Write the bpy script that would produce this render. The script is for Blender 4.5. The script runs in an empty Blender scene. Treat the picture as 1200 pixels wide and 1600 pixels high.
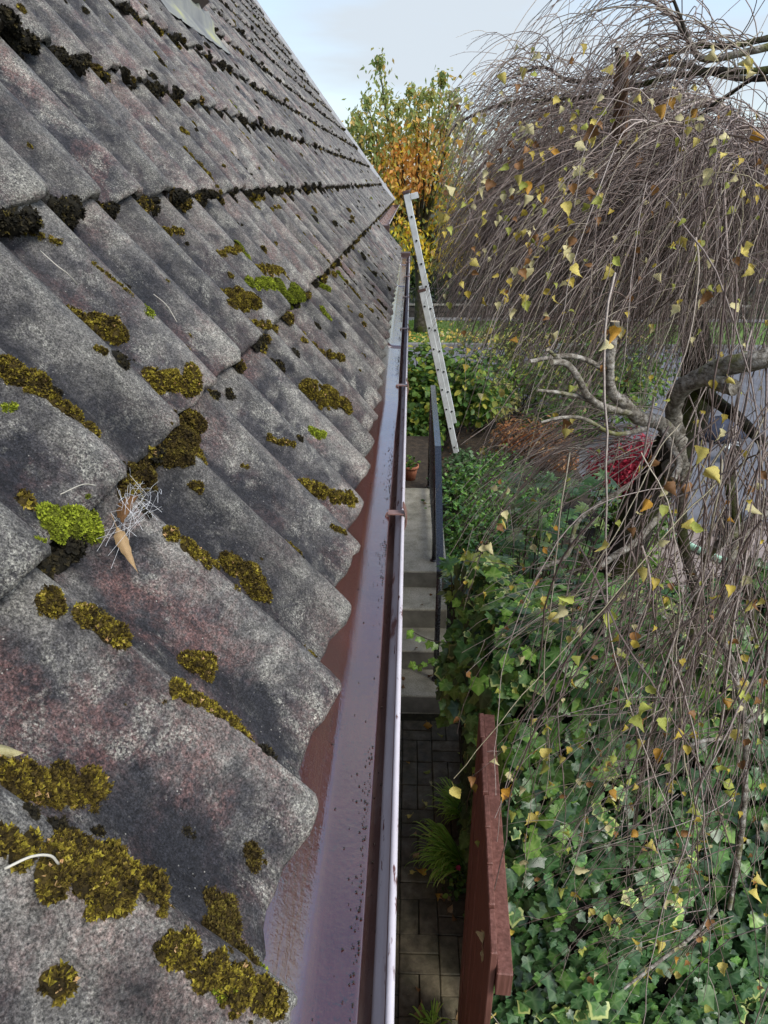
import bpy, math, random
import numpy as np
from mathutils import Vector, Matrix

rnd = random.Random(7)
rng = np.random.default_rng(7)
scene = bpy.context.scene
COL = scene.collection
PI = math.pi

# ------------------------------------------------------------------ camera, sky, sun, exposure
CAM = np.array((0.0, 0.0, 3.5))
PITCH, YAW, FPX = math.atan(515 / 1110), math.radians(2.01), 1110.0
cam_data = bpy.data.cameras.new("camera")
cam = bpy.data.objects.new("camera", cam_data)
COL.objects.link(cam)
cam.location = CAM
cam.rotation_euler = (PI / 2 - PITCH, 0, YAW)
cam_data.sensor_fit = 'VERTICAL'
cam_data.sensor_height = 24.0
cam_data.lens = 24.0 * FPX / 1600
cam_data.clip_start = 0.02
cam_data.clip_end = 3000
cam_data.dof.use_dof = False
scene.camera = cam

SUN_EL, SUN_AZ = math.radians(46), math.radians(132)      # azimuth measured from +Y towards +X
world = bpy.data.worlds.new("World")
scene.world = world
world.use_nodes = True
wn, wl = world.node_tree.nodes, world.node_tree.links
wn.clear()
w_out = wn.new('ShaderNodeOutputWorld')
w_bg = wn.new('ShaderNodeBackground')
w_bg.inputs['Strength'].default_value = 0.14
sky = wn.new('ShaderNodeTexSky')
sky.sky_type = 'NISHITA'
sky.sun_disc = False
sky.sun_elevation = SUN_EL
sky.sun_rotation = SUN_AZ
sky.air_density = 1.0
sky.dust_density = 1.5
sky.ozone_density = 1.5
w_tc = wn.new('ShaderNodeTexCoord')
w_map = wn.new('ShaderNodeMapping')
w_map.inputs['Scale'].default_value = (1.0, 1.0, 4.5)
w_map.inputs['Rotation'].default_value = (0.0, 0.12, 0.3)
w_noise = wn.new('ShaderNodeTexNoise')
w_noise.inputs['Scale'].default_value = 1.6
w_noise.inputs['Detail'].default_value = 5
w_noise.inputs['Roughness'].default_value = 0.52
w_ramp = wn.new('ShaderNodeValToRGB')
w_ramp.color_ramp.elements[0].position = 0.43
w_ramp.color_ramp.elements[0].color = (0.06, 0.06, 0.06, 1)
w_ramp.color_ramp.elements[1].position = 0.66
w_ramp.color_ramp.elements[1].color = (0.97, 0.97, 0.97, 1)
w_mix = wn.new('ShaderNodeMix')
w_mix.data_type = 'RGBA'
w_mix.inputs['B'].default_value = (2.62, 2.9, 3.18, 1)
wl.new(w_tc.outputs['Generated'], w_map.inputs['Vector'])
wl.new(w_map.outputs['Vector'], w_noise.inputs['Vector'])
wl.new(w_noise.outputs['Fac'], w_ramp.inputs['Fac'])
wl.new(w_ramp.outputs['Color'], w_mix.inputs['Factor'])
wl.new(sky.outputs['Color'], w_mix.inputs['A'])
wl.new(w_mix.outputs['Result'], w_bg.inputs['Color'])
wl.new(w_bg.outputs['Background'], w_out.inputs['Surface'])

sun_data = bpy.data.lights.new("sun", 'SUN')
sun_data.energy = 1.5
sun_data.angle = math.radians(24)
sun_data.color = (1.0, 0.965, 0.91)
sun = bpy.data.objects.new("sun", sun_data)
COL.objects.link(sun)
sd = Vector((math.sin(SUN_AZ) * math.cos(SUN_EL), math.cos(SUN_AZ) * math.cos(SUN_EL), math.sin(SUN_EL)))
sun.rotation_euler = sd.to_track_quat('Z', 'Y').to_euler()

scene.view_settings.view_transform = 'Standard'
scene.view_settings.look = 'None'
scene.view_settings.gamma = 1.0
scene.view_settings.exposure = 0.95
scene.view_settings.use_curve_mapping = False

# ------------------------------------------------------------------ geometry of the view (used to measure places)
_cp, _sp, _cy, _sy = math.cos(PITCH), math.sin(PITCH), math.cos(YAW), math.sin(YAW)
FWD = np.array((-_sy * _cp, _cy * _cp, -_sp))
RIGHT = np.array((_cy, _sy, 0.0))
UP = np.cross(RIGHT, FWD)

def ray(px, py):
    return FWD + RIGHT * ((px - 600) / FPX) + UP * ((800 - py) / FPX)

def at_y(px, py, y):
    d = ray(px, py); return CAM + d * (y / d[1])

def at_z(px, py, z):
    d = ray(px, py); return CAM + d * ((z - CAM[2]) / d[2])

def project(P):
    q = np.asarray(P, float) - CAM
    dz = q @ FWD
    return 600 + FPX * (q @ RIGHT) / dz, 800 - FPX * (q @ UP) / dz, dz

TH = math.radians(52.5)
ST, CT = math.sin(TH), math.cos(TH)
EX, EZ = -0.087, 2.95           # crest of the lowest tile edge
COURSE, WAVE = 0.340, 0.187
Y_LOW, Y_UP = 7.2, 13.6         # where the lowest course and the upper roof end

def roof_pt(y, s, n):
    y, s, n = np.broadcast_arrays(np.asarray(y, float), np.asarray(s, float), np.asarray(n, float))
    return np.stack((EX - s * CT + n * ST, y, EZ + s * ST + n * CT), -1)

R_N = np.array((ST, 0, CT)); R_U = np.array((-CT, 0, ST)); R_Y = np.array((0, 1.0, 0))

def at_roof(px, py, n=-0.012):
    d = ray(px, py)
    p0 = roof_pt(0, 0, n)
    t = ((p0 - CAM) @ R_N) / (d @ R_N)
    p = CAM + d * t
    return p[1], (p - roof_pt(0, 0, 0)) @ R_U       # (y, s)

PROF_V = np.array((0.0, .06, .14, .24, .34, .44, .54, .63, .71, .78, .85, .91, .955, .985, 1.0))
PROF_N = np.array((-.030, -.0345, -.0395, -.0425, -.042, -.0375, -.029, -.018, -.008, -.002, 0, -.0025, -.010, -.020, -.030))
Y_OFF = 1.072 - WAVE * 0.85     # a crest passes through y = 1.072

def tile_n(y, s):
    v = ((np.asarray(y) - Y_OFF) / WAVE) % 1.0
    k = np.floor(np.asarray(s) / COURSE)
    return np.interp(v, PROF_V, PROF_N) - 0.026 * (np.asarray(s) / COURSE - k)

# ------------------------------------------------------------------ helpers: objects
def link(o, parent=None):
    COL.objects.link(o)
    if parent is not None:
        o.parent = parent
    return o

def tag(o, label=None, cat=None, group=None, kind=None):
    if label: o["label"] = label
    if cat: o["category"] = cat
    if group: o["group"] = group
    if kind: o["kind"] = kind
    return o

def thing(name, label, cat, loc=(0, 0, 0), group=None):
    o = bpy.data.objects.new(name, None)
    o.empty_display_size = 0.1
    o.location = loc
    link(o)
    return tag(o, label, cat, group)

def mesh_np(name, V, faces, mats, attrs=None, smooth=False, matidx=None):
    """faces: list of int arrays (n,k)."""
    me = bpy.data.meshes.new(name)
    V = np.asarray(V, np.float32).reshape(-1, 3)
    faces = [np.asarray(f, np.int32) for f in (faces if isinstance(faces, list) else [faces]) if len(f)]
    nl = sum(f.size for f in faces); nf = sum(len(f) for f in faces)
    me.vertices.add(len(V)); me.vertices.foreach_set("co", V.ravel())
    me.loops.add(nl); me.loops.foreach_set("vertex_index", np.concatenate([f.ravel() for f in faces]))
    me.polygons.add(nf)
    tot = np.concatenate([np.full(len(f), f.shape[1], np.int32) for f in faces])
    me.polygons.foreach_set("loop_start", np.concatenate(([0], np.cumsum(tot)[:-1])).astype(np.int32))
    me.polygons.foreach_set("loop_total", tot)
    if matidx is not None:
        me.polygons.foreach_set("material_index", np.asarray(matidx, np.int32))
    if smooth:
        me.polygons.foreach_set("use_smooth", np.ones(nf, bool))
    for k, a in (attrs or {}).items():
        a = np.asarray(a, np.float32)
        if a.ndim == 1:
            me.attributes.new(k, 'FLOAT', 'POINT').data.foreach_set("value", a)
        else:
            c4 = np.ones((len(a), 4), np.float32); c4[:, :3] = a
            me.attributes.new(k, 'FLOAT_COLOR', 'POINT').data.foreach_set("color", c4.ravel())
    for m in (mats if isinstance(mats, (list, tuple)) else [mats]):
        me.materials.append(m)
    me.update(calc_edges=True)
    me.validate()
    return me

def obj(name, me, parent=None, loc=None):
    o = bpy.data.objects.new(name, me)
    if loc is not None: o.location = loc
    return link(o, parent)

class MB:
    """collects boxes, tubes and sheets into one mesh"""
    def __init__(self): self.V, self.F, self.M, self.n = [], [], [], 0
    def add(self, V, F, m=0):
        V = np.asarray(V, float).reshape(-1, 3)
        self.V.append(V)
        for f in F:
            self.F.append([i + self.n for i in f]); self.M.append(m)
        self.n += len(V); return self
    def box(self, lo, hi, m=0, bev=0.0, mat=None):
        lo, hi = np.array(lo, float), np.array(hi, float)
        if bev <= 0:
            V = np.array([(x, y, z) for z in (lo[2], hi[2]) for y in (lo[1], hi[1]) for x in (lo[0], hi[0])])
            F = [(0, 2, 3, 1), (4, 5, 7, 6), (0, 1, 5, 4), (2, 6, 7, 3), (0, 4, 6, 2), (1, 3, 7, 5)]
        else:
            b = bev; r = []
            for z, i in ((lo[2], b), (lo[2] + b, 0), (hi[2] - b, 0), (hi[2], b)):
                x0, x1, y0, y1 = lo[0] + i, hi[0] - i, lo[1] + i, hi[1] - i
                c = b * 0.8
                r.append([(x0 + c, y0, z), (x1 - c, y0, z), (x1, y0 + c, z), (x1, y1 - c, z), (x1 - c, y1, z), (x0 + c, y1, z), (x0, y1 - c, z), (x0, y0 + c, z)])
            V = np.array(r).reshape(-1, 3)
            F = [tuple(range(7, -1, -1)), tuple(range(24, 32))]
            for a in range(3):
                for j in range(8):
                    F.append((a * 8 + j, a * 8 + (j + 1) % 8, a * 8 + 8 + (j + 1) % 8, a * 8 + 8 + j))
        if mat is not None:
            V = V @ np.asarray(mat)[:3, :3].T + np.asarray(mat)[:3, 3]
        return self.add(V, F, m)
    def tube(self, P, R, sides=8, m=0, caps=True):
        P = np.asarray(P, float); M = len(P)
        R = np.broadcast_to(np.asarray(R, float), (M,))
        V, Q = tube_batch(P[None], R[None], sides)
        F = [tuple(q) for q in Q]
        if caps:
            F.append(tuple(range(sides - 1, -1, -1))); F.append(tuple(range((M - 1) * sides, M * sides)))
        return self.add(V, F, m)
    def lathe(self, prof, c=(0, 0, 0), seg=20, m=0):
        V = [(c[0] + r * math.cos(2 * PI * j / seg), c[1] + r * math.sin(2 * PI * j / seg), c[2] + z) for r, z in prof for j in range(seg)]
        F = [(i * seg + j, i * seg + (j + 1) % seg, (i + 1) * seg + (j + 1) % seg, (i + 1) * seg + j) for i in range(len(prof) - 1) for j in range(seg)]
        return self.add(V, F, m)
    def build(self, name, mats, parent=None, smooth=False, loc=None):
        me = bpy.data.meshes.new(name)
        me.from_pydata(np.concatenate(self.V).tolist(), [], self.F)
        for mm in (mats if isinstance(mats, (list, tuple)) else [mats]): me.materials.append(mm)
        me.polygons.foreach_set("material_index", self.M)
        if smooth: me.polygons.foreach_set("use_smooth", [True] * len(self.F))
        me.update()
        return obj(name, me, parent, loc)

def tube_batch(P, R, sides=3):
    """P (N,M,3) R (N,M) -> verts, quads"""
    N, M, _ = P.shape
    T = np.gradient(P, axis=1)
    T /= np.linalg.norm(T, axis=2, keepdims=True) + 1e-9
    mt = np.abs(T.mean(1))
    ref = np.zeros((N, 3)); ref[np.arange(N), mt.argmin(1)] = 1
    A = np.cross(T, ref[:, None, :]); A /= np.linalg.norm(A, axis=2, keepdims=True) + 1e-9
    B = np.cross(T, A)
    ang = np.arange(sides) * 2 * PI / sides
    V = P[:, :, None, :] + R[:, :, None, None] * (np.cos(ang)[:, None] * A[:, :, None, :] + np.sin(ang)[:, None] * B[:, :, None, :])
    base = (np.arange(N) * M * sides)[:, None, None] + (np.arange(M - 1) * sides)[None, :, None]
    j = np.arange(sides)[None, None, :]; j2 = (j + 1) % sides
    Q = np.stack(np.broadcast_arrays(base + j, base + j2, base + sides + j2, base + sides + j), -1).reshape(-1, 4)
    return V.reshape(-1, 3), Q

def frames(nrm, up, spin=None):
    """rows -> matrices whose columns are (side, along, normal); 'along' is UP projected off NRM"""
    n = nrm / (np.linalg.norm(nrm, axis=1, keepdims=True) + 1e-9)
    a = up - n * (up * n).sum(1, keepdims=True)
    a /= np.linalg.norm(a, axis=1, keepdims=True) + 1e-9
    s = np.cross(a, n)
    if spin is not None:
        c, d = np.cos(spin)[:, None], np.sin(spin)[:, None]
        a, s = a * c + s * d, s * c - a * d
    return np.stack((s, a, n), 2)

def scatter(tv, tf, pos, mats, size):
    """copies of a template (verts, faces) at POS with matrices MATS (K,3,3)"""
    tv = np.asarray(tv, float); tf = np.asarray(tf, int); K = len(pos)
    V = np.einsum('kij,vj->kvi', mats, tv) * np.asarray(size)[:, None, None] + pos[:, None, :]
    F = (np.arange(K) * len(tv))[:, None, None] + tf[None]
    return V.reshape(-1, 3), F.reshape(-1, tf.shape[1])

def spline(pts, n=24):
    """Catmull-Rom through pts (k,d)"""
    P = np.asarray(pts, float)
    P = np.vstack((2 * P[0] - P[1], P, 2 * P[-1] - P[-2]))
    out = []; k = len(P) - 3
    for t in np.linspace(0, k - 1e-6, n):
        i = int(t); u = t - i
        a, b, c, d = P[i:i + 4]
        out.append(.5 * ((2 * b) + (c - a) * u + (2 * a - 5 * b + 4 * c - d) * u * u + (3 * b - a - 3 * c + d) * u ** 3))
    return np.array(out)

# ------------------------------------------------------------------ helpers: materials
class NT:
    def __init__(self, name):
        self.m = bpy.data.materials.new(name); self.m.use_nodes = True
        self.t = self.m.node_tree; self.t.nodes.clear()
        self.out = self.n('ShaderNodeOutputMaterial')
        self.geo = None
    def n(self, t, **kw):
        nd = self.t.nodes.new(t)
        for k, v in kw.items(): setattr(nd, k, v)
        return nd
    def l(self, a, b): self.t.links.new(a, b)
    def pos(self):
        if self.geo is None: self.geo = self.n('ShaderNodeNewGeometry')
        return self.geo.outputs['Position']
    def noise(self, scale, detail=4, rough=.55, vec=None, stretch=None, dist=0):
        nd = self.n('ShaderNodeTexNoise')
        nd.inputs['Scale'].default_value = scale; nd.inputs['Detail'].default_value = detail; nd.inputs['Roughness'].default_value = rough
        nd.inputs['Distortion'].default_value = dist
        v = vec or self.pos()
        if stretch:
            mp = self.n('ShaderNodeMapping'); mp.inputs['Scale'].default_value = stretch
            self.l(v, mp.inputs['Vector']); v = mp.outputs['Vector']
        self.l(v, nd.inputs['Vector']); return nd.outputs['Fac']
    def voro(self, scale, vec=None, out='Distance'):
        nd = self.n('ShaderNodeTexVoronoi'); nd.inputs['Scale'].default_value = scale
        self.l(vec or self.pos(), nd.inputs['Vector']); return nd.outputs[out]
    def ramp(self, fac, stops):
        nd = self.n('ShaderNodeValToRGB'); cr = nd.color_ramp
        while len(cr.elements) < len(stops): cr.elements.new(.5)
        for e, (p, c) in zip(cr.elements, stops):
            e.position = p; e.color = (c, c, c, 1) if isinstance(c, (int, float)) else (*c, 1)
        self.l(fac, nd.inputs['Fac']); return nd.outputs['Color']
    def mix(self, f, a, b, blend='MIX'):
        nd = self.n('ShaderNodeMix', data_type='RGBA', blend_type=blend)
        for s, v in (('Factor', f), ('A', a), ('B', b)):
            if isinstance(v, (int, float)): nd.inputs[s].default_value = v if s == 'Factor' else (v, v, v, 1)
            elif isinstance(v, (tuple, list)): nd.inputs[s].default_value = (*v, 1)
            else: self.l(v, nd.inputs[s])
        return nd.outputs['Result']
    def math(self, op, a, b=0.0):
        nd = self.n('ShaderNodeMath', operation=op)
        for i, v in enumerate((a, b)):
            if isinstance(v, (int, float)): nd.inputs[i].default_value = v
            else: self.l(v, nd.inputs[i])
        return nd.outputs[0]
    def attr(self, name, out='Fac'):
        nd = self.n('ShaderNodeAttribute', attribute_name=name); return nd.outputs[out]
    def rand(self):
        return self.n('ShaderNodeObjectInfo').outputs['Random']
    def bump(self, h, strength=.5, dist=.01, prev=None):
        nd = self.n('ShaderNodeBump'); nd.inputs['Strength'].default_value = strength; nd.inputs['Distance'].default_value = dist
        self.l(h, nd.inputs['Height'])
        if prev is not None: self.l(prev, nd.inputs['Normal'])
        return nd.outputs['Normal']
    def done(self, col, rough=.8, nrm=None, metal=0.0, spec=.5, trans=0.0, coat=0.0):
        p = self.n('ShaderNodeBsdfPrincipled')
        for s, v in (('Base Color', col), ('Roughness', rough), ('Metallic', metal), ('Specular IOR Level', spec), ('Coat Weight', coat)):
            if isinstance(v, (int, float)): p.inputs[s].default_value = v
            elif isinstance(v, (tuple, list)): p.inputs[s].default_value = (*v, 1)
            else: self.l(v, p.inputs[s])
        if coat: p.inputs['Coat Roughness'].default_value = .12
        if nrm is not None: self.l(nrm, p.inputs['Normal'])
        s = p.outputs[0]
        if trans:
            tr = self.n('ShaderNodeBsdfTranslucent')
            if isinstance(col, (tuple, list)): tr.inputs['Color'].default_value = (*col, 1)
            else: self.l(col, tr.inputs['Color'])
            if nrm is not None: self.l(nrm, tr.inputs['Normal'])
            ms = self.n('ShaderNodeMixShader'); ms.inputs[0].default_value = trans
            self.l(s, ms.inputs[1]); self.l(tr.outputs[0], ms.inputs[2]); s = ms.outputs[0]
        self.l(s, self.out.inputs['Surface'])
        return self.m

def simple(name, stops, scale, rough=.8, bump=.3, bdist=.004, bscale=None, stretch=None, spec=.5, metal=0., detail=5, trans=0.):
    t = NT(name)
    f = t.noise(scale, detail, .6, stretch=stretch)
    c = t.ramp(f, stops)
    nr = t.bump(t.noise(bscale or scale * 4, 4, .6, stretch=stretch), bump, bdist) if bump else None
    return t.done(c, rough, nr, metal, spec, trans)

def make_tile_mat():
    t = NT("weathered_concrete_tile")
    r = t.rand()
    crest, nose = t.attr('crest'), t.attr('nose')
    big = t.noise(5.5, 4, .6)
    mid = t.noise(30, 6, .7)
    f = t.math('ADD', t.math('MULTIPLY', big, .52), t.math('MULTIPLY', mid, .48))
    f = t.math('ADD', f, t.math('MULTIPLY', t.math('SUBTRACT', crest, .5), .13))  # wave shading put into the colour: lighter crests, darker pans
    base = t.ramp(f, [(.37, (.028, .028, .033)), (.45, (.068, .066, .070)), (.53, (.138, .133, .127)), (.64, (.27, .262, .238))])
    # reddish worn aggregate, more on some tiles than on others and at the worn lower edges
    redf = t.math('MULTIPLY', t.ramp(t.noise(8, 6, .68, dist=.5), [(.48, 0.), (.60, 1.)]), t.ramp(r, [(.1, .2), (.9, .95)]))
    redf = t.math('MAXIMUM', redf, t.math('MULTIPLY', nose, t.ramp(t.noise(13, 3, .6), [(.47, 0.), (.6, .9)])))
    redf = t.math('MULTIPLY', redf, t.ramp(t.noise(190, 4, .75), [(.40, .15), (.56, 1.)]))
    c = t.mix(t.math('MULTIPLY', redf, .56), base, (.275, .140, .122))
    # pale lichen crust in grains, mostly on crests and worn edges
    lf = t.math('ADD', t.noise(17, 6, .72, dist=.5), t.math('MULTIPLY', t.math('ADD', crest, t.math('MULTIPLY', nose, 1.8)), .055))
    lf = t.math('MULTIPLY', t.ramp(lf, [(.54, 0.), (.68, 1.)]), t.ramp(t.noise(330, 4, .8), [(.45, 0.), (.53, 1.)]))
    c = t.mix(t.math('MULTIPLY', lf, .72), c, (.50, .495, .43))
    # dark algae stain, with the shade of the pans put into its colour
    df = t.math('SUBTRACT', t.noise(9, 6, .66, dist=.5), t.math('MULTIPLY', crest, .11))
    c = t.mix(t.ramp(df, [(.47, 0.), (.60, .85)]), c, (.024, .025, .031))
    stk = t.n('ShaderNodeMapping'); stk.inputs['Rotation'].default_value = (0, TH, 0); stk.inputs['Scale'].default_value = (3.2, 42, 3.2)
    t.l(t.pos(), stk.inputs['Vector'])
    c = t.mix(.55, c, t.ramp(t.noise(1., 4, .6, vec=stk.outputs['Vector']), [(.36, .55), (.5, 1.), (.66, 1.35)]), 'MULTIPLY')
    # sand grains and pits
    c = t.mix(.95, c, t.ramp(t.noise(470, 3, .8), [(.36, .22), (.46, .72), (.54, 1.08), (.65, 1.85)]), 'MULTIPLY')
    c = t.mix(.7, c, t.ramp(t.noise(170, 3, .7), [(.36, .55), (.5, 1.), (.64, 1.45)]), 'MULTIPLY')
    pit = t.ramp(t.voro(190), [(.10, 1.), (.2, 0.)])
    c = t.mix(t.math('MULTIPLY', pit, t.ramp(t.noise(60, 2), [(.46, 0.), (.58, .85)])), c, (.020, .020, .022))
    wht = t.ramp(t.voro(150), [(.06, 1.), (.14, 0.)])
    c = t.mix(t.math('MULTIPLY', wht, t.ramp(t.noise(45, 2), [(.50, 0.), (.60, .9)])), c, (.54, .53, .48))
    c = t.mix(1.0, c, t.ramp(r, [(0, (.66, .645, .63)), (1, (1.09, 1.065, 1.03))]), 'MULTIPLY')
    n1 = t.bump(t.noise(340, 4, .75), .9, .005)
    n2 = t.bump(t.noise(60, 5, .65), .5, .007, n1)
    return t.done(c, t.ramp(mid, [(.35, .5), (.6, .8)]), n2, spec=.4)

def make_moss_mat(name, stops):
    t = NT(name)
    a = t.attr('tone')
    f = t.math('ADD', t.math('MULTIPLY', a, .55), t.math('MULTIPLY', t.noise(55, 4, .6), .45))
    c = t.ramp(f, stops)
    c = t.mix(.8, c, t.ramp(t.noise(420, 3, .7), [(.35, .42), (.62, 1.5)]), 'MULTIPLY')
    n = t.bump(t.noise(500, 3, .7), .6, .003)
    return t.done(c, .92, n, spec=.2, trans=.12)

M = {}
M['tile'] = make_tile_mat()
M['moss'] = make_moss_mat("olive_moss", [(.22, (.026, .019, .007)), (.40, (.080, .056, .013)), (.56, (.180, .136, .020)), (.76, (.38, .32, .036)), (.92, (.56, .36, .17))])
M['moss_green'] = make_moss_mat("green_moss", [(.18, (.045, .050, .008)), (.42, (.14, .165, .016)), (.62, (.28, .34, .028)), (.8, (.42, .47, .05))])
M['moss_dark'] = make_moss_mat("dark_moss", [(.2, (.012, .011, .008)), (.48, (.028, .024, .014)), (.66, (.060, .048, .020)), (.82, (.17, .135, .03))])
M['moss_brown'] = make_moss_mat("brown_moss", [(.2, (.020, .014, .006)), (.42, (.060, .042, .012)), (.6, (.115, .085, .019)), (.8, (.22, .185, .032))])

def make_sheet_mat():
    t = NT("brown_coated_sheet")
    c = t.ramp(t.noise(7, 4, .6), [(.35, (.050, .0125, .010)), (.65, (.078, .021, .017))])
    dirt = t.math('MULTIPLY', t.ramp(t.noise(260, 3, .7), [(.57, 0.), (.63, 1.)]), t.ramp(t.noise(9, 3, .6), [(.42, 0.), (.6, 1.)]))
    c = t.mix(dirt, c, (.02, .014, .012))
    streak = t.noise(60, 4, .65, stretch=(1, .05, 1))
    rough = t.ramp(streak, [(.35, .10), (.6, .22)])
    n = t.bump(t.noise(150, 3, .6), .10, .004)
    n = t.bump(t.noise(22, 4, .6, stretch=(1, .35, 1)), .14, .010, n)
    n = t.bump(t.noise(240, 3, .6, stretch=(1, .03, 1)), .16, .002, n)
    n = t.bump(t.ramp(t.voro(300), [(.10, 1.), (.3, 0.)]), .07, .002, n)
    m = t.done(c, rough, n, spec=1.0, coat=1.0)
    for nd in t.t.nodes:
        if nd.type == 'BSDF_PRINCIPLED':
            nd.inputs['IOR'].default_value = 1.5; nd.inputs['Coat IOR'].default_value = 1.85; nd.inputs['Coat Roughness'].default_value = .11
            t.l(n, nd.inputs['Coat Normal'])
    return m
M['sheet'] = make_sheet_mat()

def make_gutter_mat():
    t = NT("brown_gutter")
    c = t.ramp(t.noise(16, 5, .65, stretch=(1, .3, 1)), [(.33, (.15, .070, .055)), (.56, (.23, .125, .10)), (.74, (.36, .26, .22))])
    sil = t.ramp(t.noise(240, 4, .7), [(.60, 0.), (.70, .8)])
    c = t.mix(sil, c, (.30, .22, .19))
    n = t.bump(t.noise(180, 3, .6), .2, .003)
    return t.done(c, t.ramp(t.noise(30, 3, stretch=(1, .2, 1)), [(.4, .22), (.65, .5)]), n, spec=.6)
M['gutter'] = make_gutter_mat()

def make_bead_mat():
    t = NT("worn_gutter_rim_sky_sheen")
    f = t.noise(14, 5, .65, stretch=(1, .45, 1))
    c = t.ramp(f, [(.40, (.62, .58, .60)), (.60, (.54, .49, .51)), (.68, (.22, .12, .11))])  # pale tones carry the sky's reflection as well as wear
    fl = t.ramp(t.noise(70, 4, .6, stretch=(1, .25, 1)), [(.63, 0.), (.67, 1.)])
    c = t.mix(fl, c, (.13, .055, .048))
    return t.done(c, .25, t.bump(t.noise(200, 2), .1, .002), spec=.6)
M['bead'] = make_bead_mat()
M['brown_dark'] = simple("dark_brown_metal", [(.3, (.045, .026, .022)), (.7, (.09, .052, .043))], 20, .45, .2)
M['grit'] = simple("dark_grit", [(.3, (.012, .010, .009)), (.7, (.05, .042, .035))], 90, .9, .2)

def make_paver_mat():
    t = NT("wet_mossy_paver")
    r = t.rand()
    c = t.ramp(t.noise(18, 5, .65), [(.33, (.058, .047, .028)), (.5, (.115, .096, .060)), (.68, (.18, .152, .097))])
    c = t.mix(t.ramp(t.noise(5, 3, .6), [(.42, 0.), (.64, .55)]), c, (.038, .040, .018))
    sp = t.math('MULTIPLY', t.ramp(t.voro(95), [(.10, 1.), (.2, 0.)]), t.ramp(t.noise(30, 2), [(.5, 0.), (.6, .7)]))
    c = t.mix(sp, c, (.22, .20, .15))
    c = t.mix(1., c, t.ramp(r, [(0, .74), (1, 1.28)]), 'MULTIPLY')
    return t.done(c, t.ramp(t.noise(12, 4), [(.4, .5), (.65, .85)]), t.bump(t.noise(160, 4, .7), .6, .004), spec=.45)
M['paver'] = make_paver_mat()
M['joint'] = simple("mossy_joint_sand", [(.35, (.014, .013, .008)), (.65, (.036, .036, .016))], 40, .95, .4)

def make_concrete():
    t = NT("exposed_aggregate_concrete")
    c = t.ramp(t.noise(6, 5, .65), [(.33, (.27, .26, .20)), (.5, (.40, .38, .30)), (.7, (.50, .475, .39))])
    g = t.ramp(t.noise(230, 3, .75), [(.36, .45), (.5, 1.), (.66, 1.6)])
    c = t.mix(.8, c, g, 'MULTIPLY')
    c = t.mix(t.ramp(t.noise(3.2, 4, .6), [(.52, 0.), (.7, .5)]), c, (.10, .105, .055))
    return t.done(c, .85, t.bump(t.noise(200, 3, .7), .5, .003))
M['concrete'] = make_concrete()
M['riser'] = simple("shaded_riser_concrete", [(.34, (.14, .135, .11)), (.66, (.24, .23, .19))], 9, .85, .4)  # darker than the treads: shade of the upright faces put into the colour

def make_blackpaint():
    t = NT("black_paint")
    c = t.ramp(t.noise(60, 4, .6), [(.4, (.022, .023, .027)), (.7, (.055, .058, .066))])
    drops = t.bump(t.ramp(t.voro(220), [(.15, 1.), (.33, 0.)]), .35, .002)
    return t.done(c, t.ramp(t.noise(70, 3, stretch=(1, .2, 1)), [(.4, .16), (.65, .38)]), drops, spec=.75, coat=.5)
M['black'] = make_blackpaint()

def make_stain():
    t = NT("red_brown_woodstain")
    g = t.noise(90, 4, .6, stretch=(1, 1, .06))
    c = t.ramp(g, [(.34, (.115, .048, .034)), (.55, (.18, .078, .060)), (.72, (.25, .12, .095))])
    c = t.mix(t.ramp(t.noise(7, 4, .6), [(.55, 0.), (.72, .45)]), c, (.075, .032, .022))
    return t.done(c, .55, t.bump(g, .35, .004), spec=.4)
M['wood'] = make_stain()
def make_alu():
    t = NT("brushed_aluminium")
    c = t.ramp(t.noise(8, 4, .6), [(.35, (.50, .525, .51)), (.65, (.63, .655, .64))])
    return t.done(c, .48, t.bump(t.noise(120, 3, stretch=(1, 1, .04)), .1, .003), metal=.35, spec=.5)
M['alu'] = make_alu()
M['hole'] = simple("tube_end_shade", [(.3, .008), (.7, .014)], 30, .9, 0)
M['terracotta'] = simple("terracotta", [(.35, (.34, .115, .055)), (.65, (.44, .17, .09))], 22, .8, .2)
M['soil'] = simple("dark_soil", [(.33, (.018, .013, .008)), (.52, (.040, .029, .018)), (.7, (.075, .056, .034))], 14, .95, .7, .02)
M['ground'] = simple("garden_ground", [(.33, (.022, .020, .010)), (.5, (.045, .050, .018)), (.68, (.075, .085, .026))], 3.2, .95, .6, .02, 30)
M['lawn'] = simple("lawn_turf", [(.33, (.060, .115, .018)), (.52, (.105, .19, .028)), (.7, (.17, .25, .045))], 3.5, .9, .6, .02, 60)
M['asphalt'] = simple("wet_asphalt", [(.33, (.105, .105, .115)), (.66, (.165, .165, .178))], 3, .6, .3, .004, 160)
M['kerb'] = simple("kerb_stone", [(.33, (.13, .13, .125)), (.66, (.21, .207, .198))], 12, .85, .3)
M['drive'] = simple("pinkish_drive_paver", [(.33, (.22, .175, .155)), (.66, (.34, .28, .25))], 14, .8, .4)
M['wallstone'] = simple("dark_garden_wall_stone", [(.33, (.030, .026, .022)), (.66, (.075, .066, .055))], 9, .9, .6, .01)
M['coping'] = simple("pale_wall_coping", [(.33, (.17, .16, .13)), (.66, (.26, .245, .20))], 12, .85, .3)
M['brick'] = simple("house_brick", [(.33, (.16, .075, .052)), (.66, (.26, .13, .09))], 14, .9, .4)
M['plaster'] = simple("house_plaster", [(.33, (.52, .50, .46)), (.66, (.62, .60, .55))], 4, .9, .2)
M['felt'] = simple("roof_underlay", [(.33, .02), (.66, .035)], 12, .95, .2)
M['verge'] = simple("pale_verge_trim", [(.33, (.50, .51, .52)), (.66, (.64, .65, .66))], 12, .5, .1)
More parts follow.
